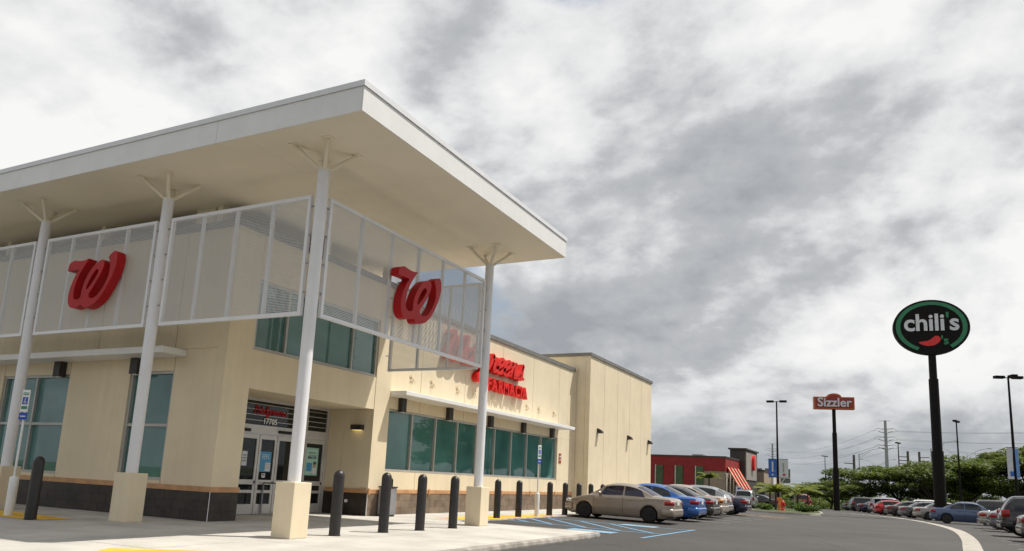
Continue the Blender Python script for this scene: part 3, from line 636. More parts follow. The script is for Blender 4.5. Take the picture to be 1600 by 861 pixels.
def smooth_tab(tab, n=120, k=2, it=3):
    v = [interp(tab, i/n) for i in range(n+1)]
    for _ in range(it): v = [v[0]] + [(v[i-1]+2*v[i]+v[i+1])/4 for i in range(1, n)] + [v[-1]]
    return [(i/n, q) for i, q in enumerate(v)]
KIND = {
 'sedan': dict(L=4.5, W=1.73, deck=[(0,.84),(.015,.93),(.05,.985),(.17,1.0),(.30,.965),(.60,.93),(.76,.925),(.84,.86),(.93,.74),(.98,.62),(1,.50)],
   roof=[(.10,.5),(.165,.99),(.25,1.20),(.33,1.36),(.40,1.425),(.48,1.445),(.56,1.425),(.62,1.35),(.70,1.12),(.775,.915),(.80,.5)],
   rw=(.185,.325), ws=(.615,.755), sw=[(.245,.43),(.445,.665)], wx=(.205,.80), wr=.305, clear=.19, belt=.945, handles=(.37,.56), tailz=(.70,.88)),
 'suv': dict(L=4.6, W=1.86, deck=[(0,.90),(.01,1.00),(.04,1.06),(.5,1.05),(.74,1.04),(.84,.99),(.94,.88),(.985,.74),(1,.62)],
   roof=[(0,.5),(.006,1.0),(.025,1.16),(.085,1.60),(.12,1.70),(.25,1.75),(.50,1.755),(.57,1.71),(.63,1.56),(.70,1.27),(.76,1.05),(.78,.5)],
   rw=(.03,.088), ws=(.575,.725), sw=[(.11,.25),(.265,.44),(.455,.665)], wx=(.19,.80), wr=.36, clear=.27, belt=1.06, handles=(.39,.58), tailz=(.84,1.14)),
 'van': dict(L=4.9, W=1.95, deck=[(0,.92),(.01,1.02),(.04,1.08),(.6,1.06),(.80,1.02),(.88,.95),(.96,.80),(1,.60)],
   roof=[(0,.5),(.006,1.05),(.02,1.2),(.06,1.66),(.10,1.77),(.25,1.80),(.55,1.80),(.64,1.73),(.72,1.48),(.80,1.18),(.84,1.0),(.86,.5)],
   rw=(.022,.064), ws=(.655,.80), sw=[(.09,.27),(.285,.48),(.495,.72)], wx=(.19,.81), wr=.33, clear=.22, belt=1.08, handles=(.42,.60), tailz=(.95,1.45)),
 'hatch': dict(L=4.1, W=1.70, deck=[(0,.86),(.015,.95),(.05,1.0),(.5,.96),(.74,.94),(.84,.88),(.93,.76),(.98,.63),(1,.50)],
   roof=[(0,.5),(.01,.96),(.04,1.10),(.13,1.35),(.20,1.45),(.32,1.50),(.46,1.50),(.55,1.45),(.62,1.33),(.71,1.08),(.78,.92),(.80,.5)],
   rw=(.05,.135), ws=(.575,.745), sw=[(.15,.37),(.385,.65)], wx=(.19,.81), wr=.295, clear=.19, belt=.965, handles=(.33,.55), tailz=(.74,.98)),
}
WHEEL = {}
def wheel_meshes(r, alloy):
    k = (round(r, 3), alloy)
    if k in WHEEL: return WHEEL[k]
    ty = MB().lathe([(r*.60, -.10), (r*.93, -.105), (r, -.075), (r, .075), (r*.93, .105), (r*.60, .10)], n=28, axis='y').mesh('tyre')
    rm = MB().lathe([(r*.62, -.09), (r*.60, .06), (r*.63, .095), (r*.58, .098), (r*.52, .05)], n=28, axis='y')
    for i in range(5 if alloy else 7):
        a = 2*math.pi*i/(5 if alloy else 7); ca, sa = math.cos(a), math.sin(a)
        w = .055 if alloy else .045
        poly = [(-w, .03), (w, .03), (w*.8, r*.59), (-w*.8, r*.59)]
        rm.prism([(px*ca-py*sa, px*sa+py*ca) for px, py in poly], lambda p, q: (p, .055, q), lambda p, q: (p, .085, q))
    rm.cyl((0, .05, 0), (0, .095, 0), r*.16, r*.14, 14)
    WHEEL[k] = (ty, rm.mesh('rim')); return WHEEL[k]
def make_car(kind, paint, loc, heading, label, group=None, alloy=True, pitch=0.0, gl=CG, s=1.0, tail=TAILR, amber=False):
    K = KIND[kind]; Lc, w = K['L']*s, K['W']*s/2
    t = thing('parked_car', loc, label, 'car', group); t.rotation_euler = (0, pitch, heading)
    deck = smooth_tab(K['deck'], 160, it=2); roof = smooth_tab(K['roof'], 160, it=4)
    wxs = [(q-.5)*Lc for q in K['wx']]; ra = K['wr']*s+.045; zcw = K['wr']*s
    def X(tt): return (tt-.5)*Lc
    def planw(tt):      # half width factor in plan
        d = tt*Lc; e = (1-tt)*Lc
        fr = .80+.20*math.sqrt(max(0, 1-(1-min(1, d/.38))**2)); ff = .66+.34*math.sqrt(max(0, 1-(1-min(1, e/.75))**2))
        return w*min(fr, ff)*(1-.02*(2*tt-1)**2)
    def arch(x):
        z = 0
        for xw in wxs:
            if abs(x-xw) < ra: z = max(z, zcw+math.sqrt(ra*ra-(x-xw)**2))
        return z
    def ring(tt):
        x = X(tt); pw = planw(tt); dk = interp(deck, tt)*s; rf_ = interp(roof, tt)*s; top = max(dk, rf_); h = max(0, rf_-dk)
        cl = K['clear']*s + .16*max(0, 1-tt*Lc/.35) + .06*max(0, 1-(1-tt)*Lc/.3)
        za = arch(x); belt = min(dk, K['belt']*s)-.015
        mid = min(.58*s, belt-.12); hi = min(.78*s, belt-.05)
        q = [(0, cl+.02), (pw*.90, max(cl, za)), (pw*.955, max(cl+.07, za+.012)), (pw*.995, max(mid-.1, za+.025)), (pw*1.0, max(mid, za+.04)), (pw*.985, max(hi, za+.055)), (pw*.945, max(belt, za+.07))]
        k = min(1, h/(.40*s))
        hb = max(belt, za+.07)
        # greenhouse side
        y1 = pw*(.91); y2 = pw*(.82-.10*k); y3 = pw*(.62-.02*k)
        q += [(y1, hb+.012+.02*k), (y2+(y1-y2)*.5, hb+(top-hb)*.45+.008), (y2+(y1-y2)*.12, hb+(top-hb)*.84+.006), (y3, top-.012*k+.0), (pw*.3, top+.016), (0, top+.022)]
        return [(x, yy, zz) for yy, zz in q]
    ts = sorted(set([0, .004, .012, .025, .04, .06] + [i/64 for i in range(5, 62)] + [.965, .978, .988, .995, 1.0] + [((xw+ra*f)/Lc+.5) for xw in wxs for f in (-1.0, -.97, -.85, -.6, -.3, 0, .3, .6, .85, .97, 1.0)]))
    rings = [ring(q) for q in ts]; n = len(rings[0])
    vs = []; full = 2*n-2
    for r_ in rings:
        # left side top to bottom ... full closed ring
        vs += [(x, y, z) for x, y, z in r_] + [(x, -y, z) for x, y, z in r_[-2:0:-1]]
    fs = []
    for i in range(len(rings)-1):
        for k in range(full): fs.append((i*full+k, i*full+(k+1) % full, (i+1)*full+(k+1) % full, (i+1)*full+k))
    body = MB(); body.add(vs, fs, True)
    body.add(vs[:full], [tuple(range(full))]); body.add(vs[-full:], [tuple(range(full-1, -1, -1))])
    me = body.mesh('body'); bmq = bmesh.new(); bmq.from_mesh(me); bmesh.ops.remove_doubles(bmq, verts=bmq.verts, dist=1e-5); bmesh.ops.recalc_face_normals(bmq, faces=bmq.faces)
    for e in bmq.edges: e.smooth = (e.calc_face_angle(0) < R(38))
    bmq.to_mesh(me); bmq.free()
    bo = obj('body', me, paint, t)
    def ringpt(tt, k): r_ = ring(tt); i = int(k); f = k-i; a = Vector(r_[i]); b = Vector(r_[min(i+1, n-1)]); return a+(b-a)*f
    def patch(fn, nu, nv, off):
        vs_ = []
        for i in range(nu+1):
            for j in range(nv+1):
                u, v = i/nu, j/nv; p = fn(u, v); e = 1e-3
                du = fn(min(1, u+e), v)-fn(max(0, u-e), v); dv = fn(u, min(1, v+e))-fn(u, max(0, v-e)); nn = du.cross(dv); nn.normalize()
                if nn.dot(p-Vector((0, 0, .5))) < 0: nn = -nn
                vs_.append(p+nn*off)
        return MB().add(vs_, [(i*(nv+1)+j, i*(nv+1)+j+1, (i+1)*(nv+1)+j+1, (i+1)*(nv+1)+j) for i in range(nu) for j in range(nv)], True)
    def across(t0, t1, kin=9.6):
        def fn(u, v):
            tt = t0+(t1-t0)*u; sgn = 1
            kk = kin+(12-kin)*(1-abs(2*v-1)); p = ringpt(tt, kk)
            return Vector((p.x, p.y*(1 if v < .5 else -1), p.z))
        return fn
    obj('rear_window', patch(across(*K['rw']), 8, 12, .007).mesh('rear_window'), gl, t)
    obj('windscreen', patch(across(*K['ws']), 8, 12, .007).mesh('windscreen'), gl, t)
    for (t0, t1) in K['sw']:
        for sgn in (1, -1):
            first = (t0, t1) == K['sw'][0]; last = (t0, t1) == K['sw'][-1]
            def fn(u, v, sgn=sgn, t0=t0, t1=t1):
                a = t0+(.035*v if first and kind == 'sedan' else .012*v if first else 0); b = t1-(.055*v if last else 0)
                p = ringpt(a+(b-a)*u, 7.12+1.78*v); return Vector((p.x, sgn*p.y, p.z))
            obj('side_window', patch(fn, 12, 4, .006).mesh('side_window'), gl, t)
    # door seams
    seam = MB()
    for tt in (K['sw'][0][1]+.008, K['sw'][-1][0]-.006+.0, K['sw'][-1][1]+.045):
        for sgn in (1, -1):
            vs_ = []
            for k in (2.2, 3, 4, 5, 5.9):
                p = ringpt(tt, k)
                for dx in (-.005, .005): vs_.append((p.x+dx, sgn*(p.y+.0025), p.z))
            seam.add(vs_, [(2*i, 2*i+1, 2*i+3, 2*i+2) for i in range(4)])
    obj('door_gap', seam.mesh('door_gap'), TRIM, t)
    for tt in K['handles']:
        for sgn in (1, -1): p = ringpt(tt, 5.35); obj('door_handle', bevelled(B(p.x-.09, p.x+.09, sgn*(p.y-.005), sgn*(p.y+.035), p.z-.015, p.z+.018), .008).mesh('door_handle'), paint, t)
    for sgn in (1, -1):
        p = ringpt(K['sw'][-1][1]-.012, 7.0)
        obj('mirror', MB().ball((p.x-.02, sgn*(p.y+.10), p.z+.07), .06, .11, .075).box(p.x-.03, p.x+.03, sgn*p.y*.97, sgn*(p.y+.06), p.z+.01, p.z+.045).mesh('mirror'), paint, t)
    # bumpers / lamps follow the plan outline
    def outline(rear, off):
        o = []
        for i in range(41):
            a = -1+2*i/40
            if abs(a) > .62: f = (abs(a)-.62)/.38; tt = (f**1.6)*.085; sgn = 1 if a > 0 else -1; y_ = sgn*planw(tt if rear else 1-tt)
            else: tt = 0; y_ = planw(0 if rear else 1)*a/.62
            x = X(tt if rear else 1-tt); o.append(Vector((x, y_)))
        r_ = []
        for i, p in enumerate(o):
            d = (o[min(i+1, 40)]-o[max(i-1, 0)]).normalized(); nn = Vector((d.y, -d.x))
            if nn.dot(p) < 0: nn = -nn
            r_.append((p, nn))
        return r_
    def band(rear, i0, i1, prof):      # prof: list of (offset,z)
        o = outline(rear, 0)[i0:i1+1]; vs_ = []; m2 = len(prof)
        for p, nn in o:
            for of, z in prof: vs_.append((p.x+nn.x*of, p.y+nn.y*of, z))
        fs_ = [(i*m2+k, i*m2+(k+1) % m2, (i+1)*m2+(k+1) % m2, (i+1)*m2+k) for i in range(len(o)-1) for k in range(m2)]
        return MB().add(vs_, fs_, True).add(vs_[:m2], [tuple(range(m2))]).add(vs_[-m2:], [tuple(range(m2-1, -1, -1))])
    b0, b1 = (K['clear']+.13)*s, (K['clear']+.40)*s
    for rear in (True, False):
        obj('bumper', band(rear, 0, 40, [(-.05, b0), (.02, b0-.02), (.045, b0+.06), (.045, b1-.07), (.03, b1-.015), (-.05, b1)]).mesh('bumper'), paint, t)
    z0, z1 = K['tailz'][0]*s, K['tailz'][1]*s
    big = kind in ('suv', 'van')
    for i0, i1 in ((1, 9 if not big else 6), (31 if not big else 34, 39)):
        tl = obj('tail_lamp', band(True, i0, i1, [(-.04, z0+.02), (.012, z0+.01), (.022, (z0+z1)/2), (.008, z1-.02), (-.05, z1-.01)]).mesh('tail_lamp'), tail, t)
        if amber: obj('indicator', band(True, i0, i1, [(-.02, z1-.10), (.026, z1-.10), (.02, z1-.015), (-.02, z1-.015)]).mesh('indicator'), AMBER, tl)
        hz0 = (.60 if not big else .74)*s; obj('head_lamp', band(False, i0, i1+2 if i0 == 1 else i1, [(-.08, hz0), (.010, hz0), (.0, hz0+.10), (-.12, hz0+.13)]).mesh('head_lamp'), CLEAR, t)
    xr = X(0); obj('number_plate', B(xr-.058 if False else xr-.022, xr-.004, -.16, .16, (z0+.02) if not big else z0-.10, (z0+.17) if not big else z0+.05).mesh('number_plate'), PLATE, t)
    obj('grille', B(X(1)-.02, X(1)+.012, -.34*s, .34*s, .56*s if not big else .66, .66*s if not big else .84).mesh('grille'), TRIM, t)
    obj('underbody', B(X(.06), X(.94), -w*.74, w*.74, K['clear']*s-.02, K['clear']*s+.03).mesh('underbody'), TRIM, t)
    ty, rm = wheel_meshes(K['wr']*s, alloy)
    for xw in wxs:
        for sgn in (1, -1):
            hb_ = bpy.data.objects.new('wheel', None); col.objects.link(hb_); hb_.parent = t; hb_.location = (xw, sgn*(w*.985-.115), zcw); hb_.rotation_euler = (0, 0, 0 if sgn > 0 else math.pi); hb_.empty_display_size = .1
            obj('tyre', ty, BLACK, hb_); obj('rim', rm, RIM if alloy else RIMD, hb_)
    return t
P_TAN = carpaint('paint_tan', (.33, .275, .22)); P_BLUE = carpaint('paint_blue', (.03, .13, .42)); P_DARK = carpaint('paint_charcoal', (.045, .04, .038)); P_GOLD = carpaint('paint_champagne', (.42, .35, .28)); P_SIL = carpaint('paint_silver', (.32, .33, .34), .5); P_NAVY = carpaint('paint_navy', (.014, .016, .045)); P_BLK = carpaint('paint_black', (.012, .012, .014)); P_MAR = carpaint('paint_maroon', (.20, .012, .015)); P_RED = carpaint('paint_red', (.45, .015, .02)); P_STEEL = carpaint('paint_steel_blue', (.055, .085, .16)); P_GREY = carpaint('paint_grey', (.12, .125, .13)); P_WHITE = carpaint('paint_white', (.62, .61, .58), .1); P_PEARL = carpaint('paint_pearl', (.30, .28, .25)); P_GREEN = carpaint('paint_dark_green', (.05, .065, .06)); P_BROWN = carpaint('paint_brown', (.07, .05, .045))
GL = 'cars parked nose-in beside the store'; GRR = 'cars parked along the right edge'; GF = 'cars parked along the far curve'
tp = -.016
def left_car(kind, paint, xr, y, label, **k):
    Lc = KIND[kind]['L']*k.get('s', 1); xr, y, _ = far(xr, y); xc = xr-Lc/2
    return make_car(kind, paint, (xc, y, zr(xc, y)+.005), math.pi, label, GL, pitch=tp, **k)
left_car('sedan', P_TAN, -7.33, 28.4, 'tan sedan parked nearest in front of the store', alloy=False, gl=CGP, s=.955)
left_car('sedan', P_BLUE, -7.2, 31.8, 'bright blue sedan beside the tan sedan')
left_car('sedan', P_DARK, -7.2, 34.6, 'charcoal sedan between blue sedan and champagne sedan')
left_car('sedan', P_GOLD, -7.35, 37.4, 'champagne sedan with amber tail lamps', amber=True, s=1.06)
left_car('hatch', P_SIL, -7.65, 40.2, 'silver hatchback left of the navy sedan', s=1.05)
left_car('sedan', P_NAVY, -7.2, 43.0, 'dark navy sedan at the end of the near row', s=1.03)
make_car('suv', P_SIL, (*far(-10.0, 58.6)[:2], zr(-10.0, far(-10.0, 58.6)[1])+.005), R(94), 'silver sport utility vehicle beyond the navy sedan', GL)
make_car('sedan', P_BLK, (*far(-10.4, 66.0)[:2], zr(-10.4, far(-10.4, 66.0)[1])+.005), R(176), 'black sedan behind the planted island', GL)
make_car('suv', P_MAR, (*far(-7.4, 71.0)[:2], zr(-7.4, far(-7.4, 71.0)[1])+.005), R(100), 'maroon sport utility vehicle behind the island palms', GL)
def right_car(kind, paint, xr, y, label, group, head=0.0, **k):
    Lc = KIND[kind]['L']*k.get('s', 1); xr, y, _ = far(xr, y); return make_car(kind, paint, (xr+Lc/2*math.cos(head), y+Lc/2*math.sin(head), zr(xr+2, y)+.005), head, label, group, **k)
right_car('hatch', P_GREEN, 4.05, 30.6, 'dark green car cut by the right picture edge, lowest', GRR)
right_car('sedan', P_GREY, 3.95, 33.5, 'grey sedan at the right edge below the black vehicle', GRR)
right_car('suv', P_BLK, 3.75, 37.6, 'black sport utility vehicle at the right edge', GRR)
right_car('sedan', P_GREY, 3.85, 43.0, 'grey sedan tail between pearl sedan and black vehicle', GRR, s=1.0)
right_car('sedan', P_PEARL, 3.75, 46.6, 'pearl sedan tail right of the steel blue sedan', GRR)
right_car('sedan', P_STEEL, 1.75, 52.4, 'steel blue sedan parked side-on below the oval sign', GRR, s=1.04)
right_car('van', P_BLK, 4.4, 58.4, 'black van behind the steel blue sedan', GRR)
right_car('sedan', P_PEARL, 1.0, 57.6, 'beige sedan left of the steel blue sedan', GF, R(8))
right_car('sedan', P_GREY, .15, 60.4, 'grey sedan between the beige and the dark sedan', GF, R(12))
right_car('sedan', P_BROWN, -.75, 63.1, 'dark brown sedan right of the red car', GF, R(14))
right_car('hatch', P_RED, -1.55, 65.6, 'red car in the far curve of parked cars', GF, R(16), s=.96)
right_car('suv', P_SIL, -2.1, 69.4, 'silver utility vehicle behind the red car', GF, R(10))
right_car('suv', P_WHITE, .9, 72.0, 'white utility vehicle in the second far row', GF, R(5))
right_car('sedan', P_NAVY, -2.95, 70.8, 'navy sedan left of the silver utility vehicle', GF, R(20))
right_car('suv', P_BLK, -3.75, 74.0, 'black utility vehicle near the end of the far row', GF, R(22))
right_car('sedan', P_GREEN, -4.4, 76.5, 'dark green car last in the far row by the sign pole', GF, R(30))
# ------------------------------------------------------------------ street furniture, big signs
HP = 11.1
def light_pole(x, y, label, heads, base=True, banner=None, h=HP):
    x *= 1.28; y *= 1.28
    t = thing('light_pole', (x, y, zr(x, y)), label, 'light pole', 'parking lot light poles')
    obj('pole', MB().cyl((0, 0, .6 if base else 0), (0, 0, h), .13, .07, 10).mesh('pole'), POLE, t)
    if base: obj('footing', MB().cyl((0, 0, 0), (0, 0, .62), .28, .28, 16).mesh('footing'), KERB, t)
    for a in heads:
        ca, sa = math.cos(R(a)), math.sin(R(a)); b = MB()
        b.cyl((0, 0, h-.06), (.35*ca, .35*sa, h-.04), .035, .035, 6)
        poly = [(.3, -.2), (1.0, -.2), (1.0, .2), (.3, .2)]
        b.prism([(p*ca-q*sa, p*sa+q*ca) for p, q in poly], lambda p, q: (p, q, h-.12), lambda p, q: (p, q, h+.08))
        obj('lamp_head', b.mesh('lamp_head'), POLE, t)
    return t
light_pole(-8.45, 64.2, 'light pole with blue and white banners behind the palms', (0, 180))
light_pole(6.25, 52.9, 'nearest light pole at the right edge with twin heads', (200, 20, 290))
light_pole(5.2, 80.2, 'light pole rising just right of the oval sign post', (75, 255))
light_pole(.45, 110.5, 'light pole left of the oval sign post before the trees', (75, 255))
light_pole(-11.7, 153, 'farthest small light pole left of the orange sign', (60, 240))
BLB = mat('banner_blue', (.03, .13, .45), .6, .05); BLW = mat('banner_white', (.62, .64, .66), .6, .05)
def banner(loc, w, z0, z1, m_, label, rz, bits):
    loc = (loc[0]*1.28, loc[1]*1.28, 0); w *= 1.28; z0 = (z0-1.4)*1.28+1.4; z1 = (z1-1.4)*1.28+1.4
    o = thing('banner', loc, label, 'banner', None, rz)
    g_ = MB(); k = 8
    for i in range(k+1):
        z = z0+(z1-z0)*i/k; bow = .05*math.sin(math.pi*i/k)
        g_.add([(0, -.006+bow, z), (w, -.006+bow*.4, z), (w, .006+bow*.4, z), (0, .006+bow, z)], [])
    g_.f = [(4*i+a, 4*i+(a+1) % 4, 4*i+4+(a+1) % 4, 4*i+4+a) for i in range(k) for a in range(4)] + [(3, 2, 1, 0), (4*k, 4*k+1, 4*k+2, 4*k+3)]; g_.sm = [False]*len(g_.f)
    c = obj('cloth', g_.mesh('cloth'), m_, o)
    for z in (z0, z1): obj('arm', MB().cyl((-.06, 0, z), (w, 0, z), .02, .02, 6).mesh('arm'), POLE, o)
    for a, b, c0, d, mm in bits: obj('print', B(a*w, b*w, -.02, -.012, z0+c0*(z1-z0), z0+d*(z1-z0)).mesh('print'), mm, c)
    return o
banner((-8.50, 64.14, 0), -.66, 2.55, 4.02, BLB, 'blue half of the banner pair on the light pole', R(0), [(.42, .60, .3, .85, BLW), (.42, .62, .10, .18, BLW), (.2, .28, .33, .36, BLW)])
banner((-8.36, 64.14, 0), .72, 2.55, 4.02, BLW, 'white half of the banner pair on the light pole', R(0), [(.42, .52, .3, .8, mat('banner_grey', (.3, .32, .36), .6)), (.4, .68, .1, .22, mat('banner_red', (.55, .03, .06), .6))])
banner((5.88, 52.82, 0), .60, 2.75, 4.6, BLW, 'pale banner with blue edge at the far right', R(5), [(.55, .98, .05, .95, mat('banner_sky', (.16, .32, .62), .6)), (.2, .5, .1, .25, BLB)])
# oval sign
CS = thing('oval_pylon_sign', (2.66*1.16, 60*1.16, 1.4-1.37*1.16), 'tall dark pole sign with green-ringed oval reading chili\u2019s', 'pylon sign')
obj('pole', MB().cyl((0, 0, -.5), (0, 0, 4.65), .385, .375, 20).cyl((0, 0, 4.65), (0, 0, 9.7), .32, .31, 20).cyl((0, 0, 9.7), (0, 0, 12.3), .255, .245, 16).mesh('pole'), POLE, CS)
zc_ = 13.40; A_, Bq = 2.42, 1.98
el = lambda a, b, n=48, k0=0, k1=2*math.pi: [(a*math.cos(k0+(k1-k0)*i/n), b*math.sin(k0+(k1-k0)*i/n)) for i in range(n)]
rot = Matrix.Rotation(R(-3), 3, 'Z')
fa = obj('cabinet', MB().prism(el(A_, Bq), lambda p, q: (p, .30, zc_+q), lambda p, q: (p, -.30, zc_+q)).mesh('cabinet'), POLE, CS)
SGR = mat('sign_ring_green', (.02, .20, .085), .4, .08); SLET = mat('sign_letter_white', (.68, .69, .72), .4, .04); SRED = mat('sign_pepper_red', (.70, .02, .02), .4, .05)
rg = MB(); k0, k1 = R(-56), R(246)
rv = []
for i in range(61):
    a = k0+(k1-k0)*i/60
    for r_, y_ in ((.93, -.302), (.93, -.325), (.81, -.325), (.81, -.302)): rv.append((A_*r_*math.cos(a), y_, zc_+Bq*r_*math.sin(a)))
rg.add(rv, [(4*i+k, 4*i+(k+1) % 4, 4*i+4+(k+1) % 4, 4*i+4+k) for i in range(60) for k in range(4)] + [(0, 1, 2, 3), (243, 242, 241, 240)])
obj('ring', rg.mesh('ring'), SGR, fa)
tx = xform(text_mesh('chili', 1.70, .06, .035, space=.98), basis(*SOUTH)); obj('lettering', tx, SLET, fa, (-.43, -.33, zc_+.26))
tx = xform(text_mesh('s', 1.70, .06, .035), basis(*SOUTH)); obj('lettering', tx, SLET, fa, (1.45, -.33, zc_+.26))
tx = xform(text_mesh("'", 1.5, .06, .02), basis(*SOUTH)); obj('lettering', tx, SGR, fa, (1.04, -.33, zc_+.40))
tx = xform(text_mesh("'s", .85, .06, .02), basis(*SOUTH)); obj('lettering', tx, SGR, fa, (.80, -.33, zc_-1.02))
pep = smooth_loop([(-.85, -1.12), (-.55, -1.04), (-.25, -1.0), (.02, -.82), (.25, -.66), (.46, -.72), (.55, -.92), (.42, -1.14), (.15, -1.32), (-.2, -1.38), (-.55, -1.32)])
obj('pepper', MB().prism(pep, lambda p, q: (p, -.302, zc_+q), lambda p, q: (p, -.345, zc_+q)).mesh('pepper'), SRED, fa)
CS.rotation_euler = (0, 0, R(6)); CS.scale = (1.16, 1.16, 1.16)
# orange sign
sx_, sy2, sk = far(-4.72, 73)
SS = thing('pylon_sign', (sx_, sy2, 1.4-1.4*sk), 'tall dark pole sign with orange board reading Sizzler', 'pylon sign')
obj('pole', MB().cyl((0, 0, -.1), (0, 0, 3.75), .255, .25, 20).cyl((0, 0, 3.75), (0, 0, 6.85), .205, .20, 18).cyl((0, 0, 6.85), (0, 0, 9.2), .16, .155, 16).mesh('pole'), POLE, SS)
SOR = mat('sign_orange', (.52, .11, .03), .45, .06); SDR = mat('sign_brick_red', (.30, .03, .015), .45, .06)
def sizz(a, zb, zt, rr, ins): 
    pts = [(-a, zb), (a, zb), (a, zt)] + [(rr*math.cos(q), zt+rr*.52*math.sin(q)) for q in [math.pi*i/14 for i in range(15)]] + [(-a, zt)]
    return pts
sb = obj('board', MB().prism(sizz(1.70, 8.93, 10.03, .62, 0), lambda p, q: (p, .32, q), lambda p, q: (p, -.32, q)).mesh('board'), SOR, SS)
obj('face', MB().prism(sizz(1.58, 9.04, 9.93, .52, 0), lambda p, q: (p, -.32, q), lambda p, q: (p, -.345, q)).mesh('face'), SDR, sb)
tx = xform(text_mesh('Sizzler', 1.12, .05, .022), basis(*SOUTH)); tx.transform(Matrix.Diagonal((.98, 1, .98, 1))); obj('lettering', tx, SLET, sb, (0, -.372, 9.50))
SS.rotation_euler = (0, 0, R(14)); SS.scale = (sk, sk, sk)
# ------------------------------------------------------------------ restaurant behind the parked cars
RB = thing('restaurant_building', (-15.71, 80, .03), 'red restaurant with green panels, striped awnings and dark tower', 'building')
RW = mat('restaurant_red', (.28, .010, .010), .6, .08, 1.5); RT = mat('restaurant_tan', (.34, .27, .19), .8, .06); RG = mat('restaurant_green', (.07, .115, .045), .7, .1); RDK = mat('restaurant_dark', (.055, .048, .042), .7, .1); RCR = mat('restaurant_trim', (.66, .60, .48), .6, .05); RGR = mat('restaurant_grey', (.30, .28, .25), .7, .05); RAW = mat('awning_red', (.62, .06, .025), .7, .08); RAC = mat('awning_cream', (.72, .62, .45), .7, .05)
part(RB, 'wall', B(-34, -15.71, 80, 88, -.8, 4.66), RT)
part(RB, 'upper_wall', B(-34, -15.66, 79.95, 88, 3.25, 4.62), RW)
part(RB, 'roof_edge', B(-34.1, -15.58, 79.88, 88.1, 4.66, 4.80), RDK)
part(RB, 'skirting', B(-34, -15.66, 79.94, 79.999, -.8, 1.3), RDK)
for x in (-30.5, -28.2, -25.9, -23.75, -21.6, -19.45):
    part(RB, 'red_panel', B(x-.55, x+.55, 79.85, 79.94, 1.5, 3.6), RW); part(RB, 'green_panel', B(x+.80, x+1.52, 79.80, 79.94, 1.35, 3.70), RG); part(RB, 'trim_strip', B(x+.70, x+.79, 79.72, 79.94, 1.35, 3.72), RCR)
for k in range(4):
    y = 80.6+1.8*k
    part(RB, 'awning', MB().prism([(0, 3.7), (.08, 3.7), (1.35, 1.55), (1.25, 1.5)], lambda p, q, y=y: (-15.65+p, y, q), lambda p, q, y=y: (-15.65+p, y+1.15, q)), RAW)
    part(RB, 'awning_stripe', MB().prism([(.09, 3.72), (.12, 3.72), (1.39, 1.57), (1.36, 1.55)], lambda p, q, y=y: (-15.65+p, y-.06, q), lambda p, q, y=y: (-15.65+p, y+.20, q)), RAC)
    part(RB, 'pier', B(-15.66, -15.55, y-.55, y-.2, -.8, 3.1), RCR)
    part(RB, 'window', B(-15.705, -15.69, y-.1, y+1.1, .8, 2.6), CG)
part(RB, 'roof_unit', B(-19.6, -18.4, 82, 83.5, 4.66, 5.02), GALV)
part(RB, 'tower', B(-16.77, -15.1, 88.2, 96.5, -.8, 5.95), RDK); part(RB, 'tower_face', B(-15.1, -15.02, 88.5, 95.5, 2.6, 5.75), RGR); part(RB, 'tower_coping', B(-16.95, -14.9, 88.0, 96.7, 5.95, 6.12), RDK)
pl = smooth_loop([(0, .75), (.18, .55), (.26, .1), (.2, -.45), (.05, -.75), (-.2, -.55), (-.25, 0), (-.18, .45)])
pep2 = part(RB, 'pepper_emblem', MB().prism(pl, lambda p, q: (-15.02, 92.5+2.2*p, 4.6+1.15*q), lambda p, q: (-14.7, 92.5+2.2*p, 4.6+1.15*q)), SRED)
part(RB, 'side_wing', B(-24, -14.4, 97, 112, -.8, 3.85), RT); part(RB, 'wing_coping', B(-24, -14.3, 96.9, 112.1, 3.85, 4.0), RDK); part(RB, 'wing_base', B(-24, -14.33, 96.95, 112.05, -.8, 2.05), RDK)
wv = part(RB, 'wall_vent', B(-14.4, -14.1, 103.0, 105.2, 2.1, 3.4).box(-14.4, -14.15, 103.4, 104.8, 3.4, 3.75), WHITESIGN)
# ------------------------------------------------------------------ planted island, hydrant, palms
isl_p = smooth_loop([(-9.6, 57.5), (-8.6, 53.6), (-6.6, 51.6), (-4.9, 51.8), (-4.4, 54.5), (-5.0, 60), (-5.9, 65.0), (-8.5, 67), (-10.2, 63)])
isl_p = [far(*p)[:2] for p in isl_p]; ZI = zr(0, 70)
isl = struct('planting_island', MB().prism(isl_p, lambda p, q: (p, q, ZI-.25), lambda p, q: (p, q, zr(p, q)+.14)), STRIP)
cxi, cyi, _ = far(-7.0, 58.8)
part(isl, 'soil_bed', MB().prism([((p-cxi)*.93+cxi, (q-cyi)*.965+cyi) for p, q in isl_p], lambda p, q: (p, q, ZI-.2), lambda p, q: (p, q, zr(p, q)+.165)), GRASS)
def isle(x, y): x, y, _ = far(x, y); return (x, y, zr(x, y)+.16)
HY = thing('fire_hydrant', isle(-6.95, 54.9), 'red fire hydrant with orange cap on the planted island', 'fire hydrant')
HR = mat('hydrant_red', (.60, .035, .02), .45, .08); HO = mat('hydrant_orange', (.75, .22, .03), .45, .08)
obj('barrel', MB().lathe([(.20, 0), (.20, .05), (.14, .06), (.13, .55), (.17, .57), (.17, .62)], n=16).mesh('barrel'), HR, HY)
obj('bonnet', MB().lathe([(.17, .62), (.16, .70), (.10, .79), (.03, .83), (.03, .88)], n=16).mesh('bonnet'), HR, HY)
for a in (0, 120, 240): obj('outlet', MB().cyl((.1*math.cos(R(a)), .1*math.sin(R(a)), .45), (.23*math.cos(R(a)), .23*math.sin(R(a)), .45), .07, .07, 10).mesh('outlet'), HR, HY)
